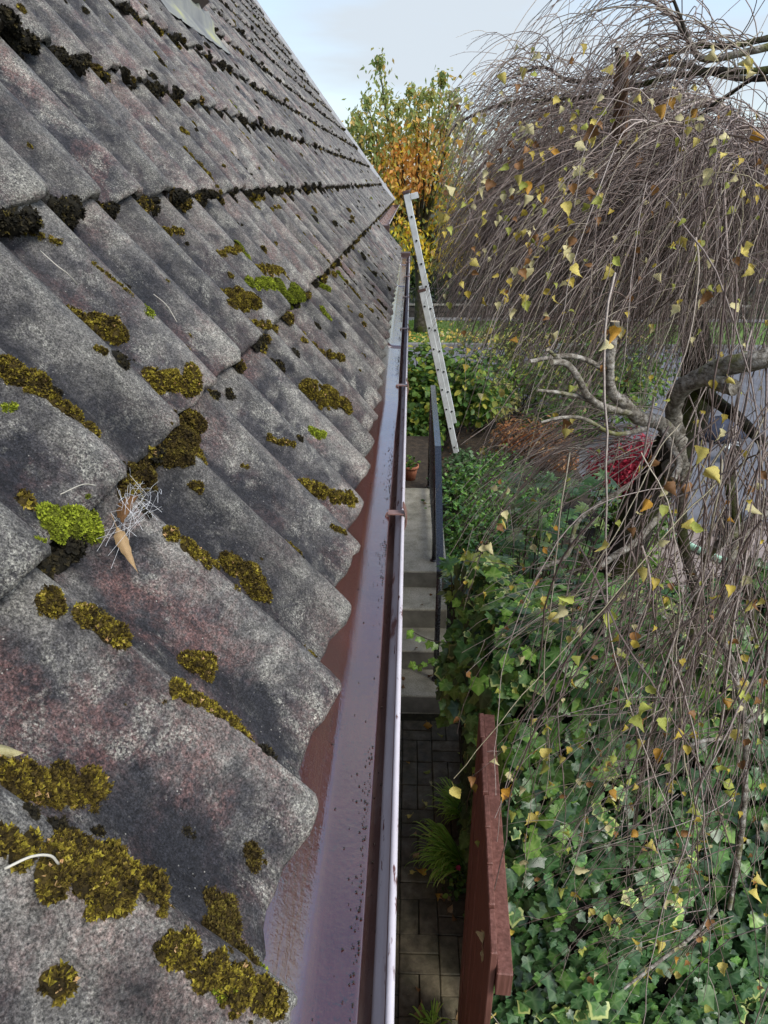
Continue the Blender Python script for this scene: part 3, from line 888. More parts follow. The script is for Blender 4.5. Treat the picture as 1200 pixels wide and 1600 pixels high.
def roof_frame(y, s):
    e = .004
    dn = (tile_n(y + e, s) - tile_n(y - e, s)) / (2 * e)
    n = R_N - R_Y * float(np.clip(dn, -.9, .9)); n /= np.linalg.norm(n)
    return roof_pt(y, s, tile_n(y, s)), n

def patch(ms, p1, p2, wpx, h=.5, dens=1.0, light=0.0, tuft=.0048, g=rng, sub=False):
    """moss along the roof from pixel p1 to p2: overlapping cushions, width in photo pixels"""
    y1, s1 = at_roof(*p1); y2, s2 = at_roof(*p2)
    c = roof_pt((y1 + y2) / 2, (s1 + s2) / 2, -.012)
    dist = (c - CAM) @ FWD
    w = wpx * dist / FPX / 2
    L = math.hypot(y2 - y1, s2 - s1)
    n = max(1, int(round(L / (w * 1.15))))
    for i in range(n):
        t = (i + .5) / n + g.normal(0, .12 / n)
        y, s = y1 + (y2 - y1) * t + g.normal(0, w * .16), s1 + (s2 - s1) * t + g.normal(0, w * .16)
        p, nr = roof_frame(y, s)
        al = R_Y * (y2 - y1) + R_U * (s2 - s1) + np.array((1e-4, 2e-4, 1e-4))
        a = max(L / n * .72, w * .8) * g.uniform(.85, 1.12); b = w * g.uniform(.8, 1.15)
        ms.cushion(p, nr, al, a, b, min(a, b) * h * g.uniform(.85, 1.2) + .003, dens, tuft, g, light)
        if sub:                                     # smaller lobes make the outline uneven
            for _ in range(6):
                q = g.uniform(0, 2 * PI); f = g.uniform(.55, 1.3)
                aa = al / np.linalg.norm(al); yy = y + f * (a * math.cos(q) * (aa @ R_Y) + b * math.sin(q) * (aa @ R_U)); ss = s + f * (a * math.cos(q) * (aa @ R_U) - b * math.sin(q) * (aa @ R_Y))
                p_, n_ = roof_frame(yy, ss); r_ = min(a, b) * g.uniform(.25, .5) * (1 if f < .95 else .5)
                ms.cushion(p_, n_, al, r_ * 1.2, r_, r_ * .8, dens, tuft, g, light + g.normal(-.04, .12))

big_moss = [
    ("moss", "olive moss cushion alone high on the tile crest beside a pale straw", (128, 470), (212, 500), 58, .62, 'moss', 0.),
    ("moss", "round green and brown moss cushion just above the second tile course edge", (256, 572), (308, 596), 52, .62, 'moss', .14),
    ("moss", "bright lime green moss cushion beside the brown leaf caught in a web", (108, 792), (192, 792), 58, .62, 'moss_green', .12),
    ("moss", "wide dark olive moss bank on the lower tile, farthest from the gutter", (45, 1190), (215, 1190), 74, .5, 'moss', -.08),
    ("moss", "largest brown and gold moss heap below the wide dark bank", (75, 1335), (262, 1385), 100, .45, 'moss', -.02),
    ("moss", "ragged moss patch mixed with orange leaf scraps near the lowest tile edge", (398, 1390), (372, 1500), 95, .28, 'moss_brown', .05),
    ("moss", "moss streak reaching the flashing at the very bottom of the roof", (250, 1475), (445, 1590), 55, .45, 'moss', .05),
    ("moss", "long olive moss streak along the lap below the small round cushion", (268, 1068), (398, 1150), 36, .5, 'moss', .06),
    ("moss", "small round dense moss cushion in the middle of a tile pan", (334, 1000), (376, 1024), 46, .65, 'moss', .0),
    ("moss", "oval moss cushion perched on a tile crest by the flashing", (492, 1000), (538, 1030), 32, .6, 'moss', .08),
    ("moss", "dark spreading moss patch above a yellower streak in the tile pan", (385, 842), (440, 905), 55, .38, 'moss', -.03),
    ("moss", "yellow olive moss streak running down the tile lap above the flashing", (362, 890), (460, 972), 40, .45, 'moss', .1),
    ("moss", "brown moss cluster filling the step between two tile courses", (225, 735), (340, 640), 62, .5, 'moss_brown', -.05),
    ("moss", "small yellow moss mound next to the brown cluster on the course edge", (312, 690), (358, 722), 34, .55, 'moss', .12),
    ("moss", "moss band under the course edge below the webbed brown leaf", (92, 925), (200, 995), 52, .5, 'moss', -.02),
    ("moss", "gold brown moss lump cut off by the picture edge above a moss chain", (5, 568), (68, 606), 48, .55, 'moss', .0),
    ("moss", "chain of small moss lumps running down to the bright lime cushion", (72, 622), (172, 690), 28, .55, 'moss', .05),
    ("moss", "moss streak leading from the webbed leaf towards the tile pan", (268, 826), (345, 884), 36, .5, 'moss', .05),
    ("moss", "moss cushion on the tile crest two waves above the gutter bracket", (494, 596), (538, 636), 34, .5, 'moss', .06),
    ("moss", "moss streak lying on the tile end next to the debris line", (494, 738), (560, 790), 26, .5, 'moss', .06),
    ("moss", "broad olive moss cushion below the yellow moss drift on the upper course", (336, 432), (402, 470), 38, .5, 'moss', .0),
    ("moss", "yellow moss drift spreading over three tiles of the upper course", (370, 380), (470, 470), 30, .35, 'moss_green', -.1),
    ("moss", "dark moss clump at the picture edge beside the yellow leaf", (5, 1070), (60, 1088), 52, .55, 'moss_brown', -.05),
    ("moss", "flat moss spot with a pale pebble near the tile tip", (412, 1300), (436, 1342), 40, .4, 'moss_brown', .0),
]
for nm, lab, p1, p2, w, h, mt, lt in big_moss:
    ms = Moss(); patch(ms, p1, p2, w, h * 1.3, 1.2, lt, .0027, sub=True)
    tag(ms.build(nm, M[mt]), lab, "moss", "moss cushions on the roof")

ms, md, mg = Moss(), Moss(), Moss()
for p1, p2, w in [((98, 1275), (132, 1300), 42), ((55, 1250), (72, 1265), 28), ((330, 1268), (350, 1284), 30), ((262, 1012), (282, 1022), 30), ((190, 935), (206, 944), 28),
                  ((75, 548), (92, 556), 24), ((118, 575), (130, 583), 16), ((322, 740), (334, 752), 26), ((440, 1330), (446, 1336), 12),
                  ((0, 1300), (60, 1322), 55), ((8, 1140), (26, 1150), 18), ((150, 540), (170, 552), 14), ((200, 1255), (222, 1268), 22),
                  ((262, 1090), (268, 1095), 14), ((218, 1082), (222, 1086), 10), ((398, 710), (408, 716), 12), ((375, 615), (440, 695), 17), ((440, 665), (470, 690), 14),
                  ((436, 540), (462, 560), 22), ((500, 470), (540, 520), 13), ((470, 500), (540, 560), 16), ((465, 822), (498, 848), 18), ((515, 825), (532, 836), 14)]:
    patch(md if w in (24, 16, 30, 28, 42, 22) and rnd.random() < .6 else ms, p1, p2, w, .5, 1.0, 0, .0045)
for p1, p2, w in [((335, 372), (402, 400), 16), ((372, 418), (430, 452), 22), ((398, 400), (446, 432), 18), ((418, 442), (466, 484), 20), ((300, 395), (330, 418), 16), ((440, 340), (468, 368), 13),
                  ((470, 352), (500, 388), 10), ((256, 320), (300, 352), 15), ((282, 198), (318, 228), 14), ((170, 232), (200, 262), 10), ((452, 486), (480, 506), 16), ((528, 478), (560, 510), 11),
                  ((352, 600), (380, 640), 16), ((60, 330), (112, 368), 20), ((400, 300), (440, 322), 12), ((500, 395), (530, 425), 10), ((150, 405), (210, 462), 12), ((395, 485), (424, 505), 15), ((490, 420), (520, 450), 10)]:
    patch(ms if rnd.random() < .8 else mg, p1, p2, w, .5, 1.1, .08, .0032, sub=True)
patch(mg, (500, 664), (514, 672), 18, .6, 1., .2); patch(mg, (20, 618), (38, 628), 20, .5, 1., .2); patch(mg, (40, 850), (62, 855), 12, .5, 1., .2)
patch(mg, (330, 1535), (360, 1556), 28, .5, 1., .1); patch(mg, (150, 1340), (185, 1350), 40, .45, 1., .1)
# growth in every tile lap, in the step of each course and hanging over the lower edge
for (d, k, y0) in cells:
    if d > 1e5: continue
    far = d > 3.2
    yl = y0 + WAVE * .99                                      # lap with the next tile
    nlap = rnd.choice((0, 1, 2, 2, 3, 5)) if k in (0, 1) else rnd.choice((0, 1, 1, 2, 2, 3))
    if d > 6: nlap = rnd.choice((0, 0, 0, 1))
    for _ in range(nlap):
        s = k * COURSE + rnd.uniform(.04, .33); L = rnd.uniform(.012, .085) if rnd.random() < .7 else .012; w = rnd.uniform(.0045, .0125) * (1.25 if rnd.random() < .3 else 1)
        nseg = max(1, int(L / w / 1.2))
        tgt = md if rnd.random() < .25 else (mg if rnd.random() < .10 else ms)
        for q in range(nseg):
            ss = s + (q - nseg / 2) * w * 1.5 * rnd.uniform(.8, 1.3); sl = .40 / max(yl, .15); yy = yl + min(max(.008, .0345 / sl - .034 - .007 / sl), .60 * WAVE) + rnd.uniform(-.002, .009)
            p, nr = roof_frame(yy, ss)
            tgt.cushion(p, nr, R_U + np.array((1e-3, 0, 0)), w * rnd.uniform(.9, 1.3), w * rnd.uniform(.7, 1.1), w * rnd.uniform(.5, .9), .9, .0045 if not far else .006, rng, rnd.uniform(-.1, .15))
    # small spots anywhere
    for _ in range(rnd.choice((3, 4, 5, 7)) if d < 5 else rnd.choice((1, 2, 3))):
        yy, ss = y0 + rnd.uniform(0, WAVE), k * COURSE + rnd.uniform(.03, .33); w = rnd.choice((.0025, .0035, .005, .007, .010))
        if far: w *= 1.5
        p, nr = roof_frame(yy, ss)
        (md if rnd.random() < .5 else mg if rnd.random() < .15 else ms).cushion(p, nr, R_U + np.array((1e-3, 0, 0)), w * 1.3, w, w * .75, .7, .0045 if not far else .006, rng, 0)
    # the step under each course edge
    if k >= 1:
        for q in range(4 if k <= 2 else 3):
            v = rnd.uniform(0, 1)
            if k >= 2 and not (v < .5 or rnd.random() < .25): continue
            yy = y0 + v * WAVE; ss = k * COURSE - rnd.uniform(.002, .016)
            p = roof_pt(yy, ss, tile_n(yy, ss) + .002)
            w = rnd.uniform(.010, .020) * (1.0 if k == 1 else 1.05)
            tgt = (md if rnd.random() < (.45 if k == 1 else .8) else ms)
            tgt.cushion(p, R_N, R_Y + np.array((1e-3, 0, 1e-3)), w * 1.25, w * .85, w * rnd.uniform(.7, 1.2), .9, .0052 if not far else .006, rng, -.12 if k > 1 else -.05)
        if k >= 2:                                            # ragged dark growth standing in each pan
            big_ = rnd.random() < .75
            for _ in range(7 if d < 4.5 else 4):
                v = min(max(rnd.gauss(.26, .17), -.05), .75)
                yy = y0 + WAVE * v; ss = k * COURSE + rnd.uniform(-.022, .006)
                p = roof_pt(yy, ss, float(np.interp(v % 1, PROF_V, PROF_N)) + rnd.uniform(-.004, .010))
                w = rnd.uniform(.007, .017) * (1.2 if big_ else .8)
                (md if rnd.random() < .84 else ms).cushion(p, R_N * .7 + R_U * -.4 + np.array(rng.normal(0, .2, 3)), R_Y + np.array(rng.normal(0, .2, 3)), w * rnd.uniform(.9, 1.5), w * .9, w * rnd.uniform(.8, 1.5), .9, .0062 if d < 4 else .008, rng, -.1)
    else:
        if rnd.random() < .75:
            yy = y0 + WAVE * rnd.uniform(-.05, .45); ss = -.002
            p = roof_pt(yy, ss, tile_n(yy, .003) - .014); w = rnd.uniform(.006, .013)
            (ms if rnd.random() < .7 else mg).cushion(p, np.array((.9, 0, .43)), R_Y + np.array((1e-3, 0, 1e-3)), w * 1.4, w * .9, w * .8, 1., .005, rng, -.05)
o = ms.build("roof_moss", M['moss']); tag(o, "scattered small olive moss growing in the laps of the roof tiles", "moss", kind='stuff')
o = md.build("dark_roof_moss", M['moss_dark']); tag(o, "blackish moss tufts standing in rows along the roof tile courses", "moss", kind='stuff')
o = mg.build("green_roof_moss", M['moss_green']); tag(o, "small bright green moss spots dotted over the roof tiles", "moss", kind='stuff')

# grit washed into the drip edge of the flashing
ng = 2600
gy = rng.uniform(.2, 6.5, ng) ** 1.0
gx = -.0375 - np.abs(rng.normal(0, .006, ng)) * np.where(rng.random(ng) < .2, 3.5, 1)
gz = np.interp(gx, P[:, 0][np.argsort(P[:, 0])], P[:, 1][np.argsort(P[:, 0])]) + .0006
keep = (np.sin(gy * 5.1) + np.sin(gy * 11.7 + 1) > .1) | (rng.random(ng) < .12)
gp = np.stack((gx, gy, gz), 1)[keep]
tet = np.array([(-.6, -.4, 0), (.6, -.5, 0), (0, .7, 0), (0, 0, .8)]); tetf = np.array([(0, 2, 1), (0, 1, 3), (1, 2, 3), (2, 0, 3)])
fm = frames(rng.normal(0, .4, gp.shape) + (0, 0, 1), rng.normal(0, 1, gp.shape))
Vg, Fg = scatter(tet, tetf, gp, fm, rng.uniform(.0008, .0026, len(gp)))
tag(obj("roof_grit", mesh_np("roof_grit", Vg, Fg, M['grit'])), "dark grit washed against the drip edge of the brown flashing", "grit", kind='stuff')

ns_ = 1500
an = rng.normal(1.5 * PI + .25, .35, ns_); sy = rng.uniform(.15, 7.0, ns_)
sp_ = np.stack((GX + (GR - .0055) * np.cos(an), sy, GZ + (GR - .0055) * np.sin(an)), 1)
sp_ = sp_[(np.sin(sy * 3.7) + np.sin(sy * 9.1 + 2) > -.5)]
Vg, Fg = scatter(tet, tetf, sp_, frames(rng.normal(0, .4, sp_.shape) + (0, 0, 1), rng.normal(0, 1, sp_.shape)), rng.uniform(.0008, .0034, len(sp_)))
M['silt'] = simple("brown_silt", [(.3, (.035, .022, .015)), (.7, (.20, .14, .10))], 60, .9, .2)
tag(obj("gutter_silt", mesh_np("gutter_silt", Vg, Fg, M['silt'])), "brown silt and crumbs lying along the bottom of the gutter", "silt", kind='stuff')

# ------------------------------------------------------------------ leaves
def birch_leaf(seed, curl=.25):
    """ovate serrated leaf about one unit long, tip at +y, with a stalk"""
    g = np.random.default_rng(seed)
    ts = np.array((0, .06, .14, .22, .31, .40, .50, .60, .70, .80, .90, 1.0))
    wd = np.array((.05, .24, .35, .395, .39, .355, .30, .24, .175, .11, .055, .0))
    ser = np.tile((1.0, .88), 6)
    cup = g.uniform(.3, 1.2) * curl * g.choice((-1, 1)) * 1.5; bend = g.uniform(-curl, curl) * 1.8; tw = g.uniform(-1.1, 1.1)
    V, F = [], []
    for i, (t, w) in enumerate(zip(ts, wd)):
        w = w * ser[i] * 1.02
        zb = bend * (t - .3) ** 2 * 2
        sk = g.normal(0, .012)
        r = math.cos(tw * t), math.sin(tw * t)
        for x, zz in ((-w, abs(w) * cup * 1.6 + g.normal(0, .045)), (-w * .5, w * cup * .5 + g.normal(0, .01)), (0, -.01), (w * .5, w * cup * .5 + g.normal(0, .01)), (w, abs(w) * cup * 1.6 + g.normal(0, .045))):
            V.append((x * r[0] - zz * r[1], t + sk, zb + zz * r[0] + x * r[1]))
    for i in range(len(ts) - 1):
        for j in range(4):
            a = i * 5 + j; F.append((a, a + 1, a + 6, a + 5))
    n = len(V)
    V += [(-.012, -.32, .02), (.012, -.32, .02), (.012, .04, 0), (-.012, .04, 0)]
    F.append((n, n + 1, n + 2, n + 3))
    return np.array(V), np.array(F)
LEAFT = [birch_leaf(s, c) for s, c in ((1, .2), (2, .35), (3, .5), (4, .25), (5, .7))]
LEAF_ME = {mn: [mesh_np("leaf", v, f, M[mn], smooth=True) for v, f in LEAFT] for mn in ('leaf_yellow', 'leaf_pale', 'leaf_lime', 'leaf_brown', 'leaf_orange', 'leaf_tan')}
def mat4(R3, p, s):
    m = Matrix.Identity(4)
    for i in range(3):
        for j in range(3): m[i][j] = float(R3[i][j]) * s
        m[i][3] = float(p[i])
    return m

def fallen(px, py, z, size, mn, label, group=None, name="fallen_leaf", tilt=.25, pos=None, nrm=(0, 0, 1)):
    p = at_z(px, py, z) if pos is None else pos
    R = frames(np.array([nrm]) + rng.normal(0, tilt, (1, 3)), rng.normal(0, 1, (1, 3)))[0]
    o = bpy.data.objects.new(name, LEAF_ME[mn][rnd.randrange(5)]); link(o)
    o.matrix_world = mat4(R, np.asarray(p) + np.array(nrm) * .006, size)
    return tag(o, label, "leaf", group)

G_PATH = "fallen leaves on the paved path"
L_PATH = "small dry yellowish fallen leaf lying on the dark wet pavers"
fallen(667, 1130, .006, .085, 'leaf_orange', "largest orange yellow leaf lying alone on the pavers just below the steps", None)
for (px, py, s, mn) in [(689, 1134, .035, 'leaf_tan'), (693, 1150, .045, 'leaf_lime'), (733, 1145, .045, 'leaf_tan'), (721, 1177, .035, 'leaf_lime'), (640, 1192, .03, 'leaf_orange'),
                        (672, 1204, .05, 'leaf_lime'), (672, 1222, .03, 'leaf_pale'), (636, 1275, .045, 'leaf_yellow'), (650, 1300, .035, 'leaf_tan'), (667, 1255, .05, 'leaf_yellow'),
                        (676, 1296, .03, 'leaf_tan'), (646, 1342, .045, 'leaf_tan'), (641, 1366, .05, 'leaf_yellow'), (666, 1360, .065, 'leaf_orange'), (680, 1366, .06, 'leaf_tan'),
                        (688, 1344, .06, 'leaf_tan'), (695, 1377, .05, 'leaf_lime'), (690, 1405, .045, 'leaf_tan'), (684, 1397, .04, 'leaf_orange'), (704, 1410, .045, 'leaf_tan'),
                        (700, 1426, .045, 'leaf_tan'), (697, 1401, .04, 'leaf_brown'), (714, 1392, .05, 'leaf_lime'), (653, 1594, .07, 'leaf_tan'), (718, 1596, .05, 'leaf_tan'), (706, 1384, .04, 'leaf_tan'),
                        (657, 1548, .03, 'leaf_brown'), (712, 1440, .04, 'leaf_brown')]:
    zone = ("close below the bottom step" if py < 1165 else "under the ivy overhang" if py < 1230 else "beside the smaller grass clump" if py < 1310 else
            "by the large grass clump" if py < 1372 else "below the large grass clump" if py < 1450 else "at the bottom end of the path")
    tone_ = {'leaf_tan': 'tan', 'leaf_lime': 'greenish yellow', 'leaf_orange': 'orange', 'leaf_pale': 'pale yellow', 'leaf_yellow': 'yellow', 'leaf_brown': 'brown'}[mn]
    lab_ = f"{'tiny' if s < .042 else 'small' if s < .055 else 'larger'} {tone_} leaf on the pavers {zone}" + (" near the gutter" if px < 658 else "")
    fallen(px, py, .006, s, mn, lab_, G_PATH)
def tell_apart(group):
    by = {}
    for o in scene.objects:
        if o.get("group") == group: by.setdefault(o["label"], []).append(o)
    for lab, os_ in by.items():
        if len(os_) < 2: continue
        os_.sort(key=lambda o: -o.matrix_world.translation.y)
        for o, w_ in zip(os_, ("farther of two alike", "nearer of two alike") if len(os_) == 2 else ("farthest of three alike", "middle of three alike", "nearest of three alike")):
            o["label"] = lab + ", " + w_
tell_apart(G_PATH)
G_ST = "leaf scraps on the concrete steps"
for (px, py, z, s, mn) in [(662, 785, .65, .05, 'leaf_tan'), (633, 1062, .156, .04, 'leaf_brown'), (668, 1056, .156, .045, 'leaf_brown'), (630, 1076, .156, .035, 'leaf_brown'), (660, 945, .5, .03, 'leaf_brown'), (651, 1012, .33, .025, 'leaf_brown'), (672, 928, .5, .03, 'leaf_brown')]:
    where = {.65: "the landing beside the handrail", .156: "the lowest concrete step", .5: "the third concrete step", .33: "the second concrete step"}[z]
    fallen(px, py, z, s, mn, f"{'tan' if mn == 'leaf_tan' else 'brown'} leaf scrap lying on {where}" + (" near the post" if px > 660 else " by the gutter"), G_ST)
tell_apart(G_ST)
# on the roof: the leaf hanging in the web, the yellow leaf at the picture edge, the straws
y_, s_ = at_roof(203, 806)
pw, nw = roof_frame(y_, s_)
lf = bpy.data.objects.new("dry_leaf", LEAF_ME['leaf_tan'][2]); link(lf)
t3 = at_roof(190, 862); tipdir = roof_pt(t3[0], t3[1], -.01) - pw
R3 = frames(np.array([(CAM - pw) / np.linalg.norm(CAM - pw) + nw * .3]), np.array([tipdir]))[0]
R3 = R3 @ np.diag((.34, 1, .6))
lf.matrix_world = mat4(R3, pw + nw * .024, .050)
tag(lf, "narrow tan dry leaf hanging in a spider web on the roof", "leaf")
lf2 = bpy.data.objects.new("dry_leaf", LEAF_ME['leaf_brown'][1]); link(lf2)
y2_, s2_ = at_roof(210, 775); pw2, nw2 = roof_frame(y2_, s2_)
lf2.matrix_world = mat4(frames(np.array([nw2 + (.5, -.4, 0)]), np.array([tipdir]))[0] @ np.diag((.3, 1, 1)), pw2 + nw2 * .02, .045)
tag(lf2, "smaller brown leaf curled above the tan leaf in the web", "leaf")
web = MB()
wc = pw2 + nw2 * .02
for _ in range(42):
    yy, ss = at_roof(rnd.gauss(222, 17), rnd.gauss(796, 27)); q, qn = roof_frame(yy, ss)
    st_ = wc + np.array(rng.normal(0, .012, 3)); q = q + qn * rnd.uniform(.0, .02)
    mid = (st_ + q) / 2 + rng.normal(0, .008, 3)
    web.tube(spline([st_, (st_ + mid) / 2 + rng.normal(0, .004, 3), mid, q], 9), .00017, 3, caps=False)
tag(web.build("spider_web", M['web']), "tangle of white spider silk holding two dry leaves on the roof", "web")
y_, s_ = at_roof(8, 1128); pq, nq = roof_frame(y_, s_)
fallen(0, 0, 0, .042, 'leaf_pale', "pale yellow leaf stuck on the tile at the picture edge", None, pos=pq, nrm=tuple(nq))
def straw(pts, r, label, lift=.012):
    P3 = []
    for i, p in enumerate(pts):
        y, s = at_roof(*p); P3.append(roof_pt(y, s, max(float(tile_n(y, s)), -.012) + .004 + lift * math.sin(PI * i / (len(pts) - 1))))
    tag(MB().tube(spline(P3, 16), r, 5).build("straw", M['straw'], None, True), label, "straw")
straw([(0, 1362), (30, 1350), (60, 1348), (85, 1354)], .0009, "thick pale curved straw lying over the largest moss heap", .008)
straw([(60, 395), (75, 425), (95, 440), (118, 448)], .0006, "thin whitish straw curving towards the olive moss cushion")
straw([(237, 462), (255, 482), (274, 506)], .0005, "fine brownish straw lying between two tile crests", .004)
straw([(90, 776), (118, 766), (146, 762)], .0005, "short tan straw above the lime green moss cushion", .006)

# ------------------------------------------------------------------ aluminium ladder
LY = 8.3
lt_, lb_ = at_y(630, 314, LY), at_y(719, 738, LY)
ldir = (lt_ - lb_) / np.linalg.norm(lt_ - lb_)
lout = np.array((ldir[2], 0, -ldir[0]))                       # away from the house
lad = thing("extension_ladder", "aluminium extension ladder leaning against the gutter of the roof", "ladder", tuple(lb_))
lad_len = np.linalg.norm(lt_ - lb_) + .06
def lpt(t, o, y): return ldir * t + lout * o + np.array((0, y, 0))
def stile(t0, t1, o, y, w=.035, d=.013):
    M4 = np.eye(4); M4[:3, 0] = lout; M4[:3, 1] = (0, 1, 0); M4[:3, 2] = ldir; M4[:3, 3] = lpt(0, o, y)
    MB().box((-w, -d, t0), (w, d, t1), 0, .006, M4).build("stile", M['alu'], lad)
fly0 = 0.0
base_top = np.linalg.norm(at_y(651, 455, LY) - lb_)
fly_bot = np.linalg.norm(at_y(709, 662, LY) - lb_)
FO = .052
for dy in (0.0, .36):
    stile(-.10, base_top, 0, dy)
    stile(fly_bot, lad_len, FO if False else .048, dy + .004)
def rung(t, o, y0=-.017, y1=.378):
    b = MB(); a = np.linspace(0, 2 * PI, 11)[:-1]
    P_ = [lpt(t, o, y) for y in (y0, y1)]
    b.tube([P_[0], P_[1]], .0135, 10)
    for y in (y0 - .0006, y1 + .0006):
        c = lpt(t, o, y)
        b.add([c + lout * .012 * math.cos(q) + ldir * .012 * math.sin(q) for q in a], [tuple(range(10))], 1)  # dark disc painted for the shade inside the hollow rung
    b.build("rung", [M['alu'], M['hole']], lad)
t = .10
while t < base_top - .05: rung(t, -.006); t += .247
t = fly_bot + .16
while t < lad_len - .06: rung(t, .054); t += .247
M4 = np.eye(4); M4[:3, 0] = lout; M4[:3, 1] = (0, 1, 0); M4[:3, 2] = ldir
for dy in (0., .36):
    M4[:3, 3] = lpt(lad_len, .05, dy)
    MB().box((-.04, -.018, .001), (.04, .018, .03), 0, .005, M4).build("end_cap", M['brown_dark'], lad)
M4[:3, 3] = lpt(lad_len - .02, .05, 0)
MB().box((.037, -.016, -.05), (.12, .016, .012), 0, .004, M4).build("hook", M['alu'], lad)
M4[:3, 3] = lpt(base_top, 0, 0)
MB().box((-.05, -.022, -.02), (.045, -.0135, .012), 0, .003, M4).build("bracket", M['brown_dark'], lad)

# ------------------------------------------------------------------ red-brown wooden gate and the plants at its foot
GA, GB = np.array((.277, 2.00)), np.array((.228, 1.125))       # far end, near end (plan)
gd = (GB - GA) / np.linalg.norm(GB - GA); gn = np.array((-gd[1], gd[0])); gn = gn if gn[0] > 0 else -gn
gate = thing("wooden_gate", "red brown wooden board gate standing open along the paved path", "gate", (GA[0], GA[1], 0))
def gmat(u, off=0.0):
    m = np.eye(4); m[:2, 0] = gd; m[:2, 1] = gn; m[:2, 3] = gd * u + gn * off; return m
glen = float(np.linalg.norm(GB - GA)); nbd = 7; bw = glen / nbd
for i in range(nbd):
    zt = 1.80 + rnd.gauss(0, .006)
    MB().box((i * bw + .0024, -.0085, .06), ((i + 1) * bw - .0024, .0085, zt), 0, .003, gmat(0, rnd.gauss(0, .0016))).build("board", M['wood'], gate)
for z in (1.66, .40):
    MB().box((-.05, .0105, z), (glen + .015, .050, z + .085), 0, .003, gmat(0)).build("rail", M['wood'], gate)
MB().box((.02, .012, .50), (.10, .046, 1.65), 0, .003, gmat(0)).build("brace", M['wood'], gate)
sc = MB()
for i in range(nbd):
    for z in (1.7035,):
        c = gmat(0) @ np.array(((i + .5) * bw, .0505, z, 1)); 
        sc.tube([c[:3], c[:3] + np.array((.0012, 0, 0))], .004, 8)
sc.build("screw", M['alu'], gate)

def grass_clump(name, label, px, py, n, L, lean):
    c = at_z(px, py, 0.0)
    o = thing(name, label, "grass", tuple(c))
    th_ = rng.uniform(0, 2 * PI, n)
    out = np.stack((np.cos(th_), np.sin(th_), np.zeros(n)), 1) * .7 + np.array(lean)
    out /= np.linalg.norm(out, axis=1, keepdims=True)
    Lb = L * rng.uniform(.6, 1.15, n); m = 9
    u = np.linspace(0, 1, m)
    up = np.array((0, 0, 1.0))
    arch = rng.uniform(.7, 1.3, n)
    X = (np.sin(u * 1.5))[None, :] * arch[:, None] * .72
    Z = (np.sin(u * 2.3) * .62)[None, :] * (1.25 - arch[:, None] * .45)
    Pb = rng.normal(0, .012, (n, 1, 3)) * (1, 1, 0) + Lb[:, None, None] * (X[..., None] * out[:, None, :] + Z[..., None] * up)
    w = .0032 * np.sin(np.clip(u * .9 + .12, 0, 1) * PI) + .0006
    sd_ = np.cross(out, up); sd_ = sd_ + rng.normal(0, .25, sd_.shape)
    A = Pb - sd_[:, None, :] * w[None, :, None]; B = Pb + sd_[:, None, :] * w[None, :, None]
    V = np.stack((A, B), 2).reshape(-1, 3)
    b = (np.arange(n) * m * 2)[:, None] + (np.arange(m - 1) * 2)[None]
    Q = np.stack((b, b + 1, b + 3, b + 2), -1).reshape(-1, 4)
    base = np.array([(.36, .58, .08), (.50, .70, .12), (.24, .42, .06), (.62, .62, .18)])[rng.choice(4, n, p=(.4, .3, .2, .1))]
    tint = np.repeat(base, m * 2, 0)
    bl = obj("blades", mesh_np("blades", V, Q, M['foliage'], {'tint': tint}), o)
    bl["kind"] = 'stuff'
    return o
grass_clump("grass_clump", "large arching bright green grass clump beside the wooden gate", 722, 1352, 210, .32, (-.95, -.05, 0))
grass_clump("grass_clump", "smaller green grass clump behind the large one, under the ivy", 725, 1275, 130, .26, (-.9, .1, 0))
grass_clump("grass_clump", "low tuft of green weeds growing at the bottom end of the path", 676, 1600, 40, .10, (-.1, .1, 0))

# ------------------------------------------------------------------ generic leafy shrubs
DIAM = (np.array([(0, 0, 0), (-.5, .42, .06), (0, .5, -.04), (.5, .42, .06), (0, 1, -.05)]), np.array([(0, 2, 1), (0, 3, 2), (1, 2, 4), (2, 3, 4)]))
OVAL = (np.array([(0, 0, 0), (-.36, .22, .05), (-.46, .5, .08), (-.28, .8, .05), (0, 1.0, -.06), (.28, .8, .05), (.46, .5, .08), (.36, .22, .05), (0, .5, 0)]),
        np.array([(8, 0, 1), (8, 1, 2), (8, 2, 3), (8, 3, 4), (8, 4, 5), (8, 5, 6), (8, 6, 7), (8, 7, 0)]))
def foliage(name, parent, pos, nrm, up, size, tints, tpl=OVAL, wid=.6, mat='foliage'):
    n = len(pos)
    tv = tpl[0] * np.array((wid, 1, wid))
    Fm = frames(nrm, up)
    V, F = scatter(tv, tpl[1], pos, Fm, size)
    return obj(name, mesh_np(name, V, F, M[mat], {'tint': np.repeat(tints, len(tv), 0)}), parent)

def lump_field(n, centre, radii, g, lumps=9, shell=.72):
    """points in the outer part of an uneven crown made of overlapping lumps, with outward normals"""
    c = np.array(centre); r = np.array(radii)
    ld = g.normal(0, 1, (lumps, 3)); ld[:, 2] = np.abs(ld[:, 2]) * .8 - .1
    ld /= np.linalg.norm(ld, axis=1, keepdims=True)
    lc = ld * g.uniform(.35, .68, (lumps, 1)); lr = g.uniform(.30, .52, lumps)
    which = g.integers(0, lumps, n)
    d = g.normal(0, 1, (n, 3)); d /= np.linalg.norm(d, axis=1, keepdims=True)
    rad = (g.uniform(shell ** 3, 1.0, n) ** (1 / 3)) * lr[which] * g.uniform(.9, 1.12, n)
    p = lc[which] + d * rad[:, None]
    p[:, 2] = np.maximum(p[:, 2], -.55)
    return c + p * r, d

def pick(n, cols, wts, g, var=.18):
    c = np.array(cols)[g.choice(len(cols), n, p=np.array(wts) / sum(wts))]
    return c * g.uniform(1 - var, 1 + var, (n, 1))

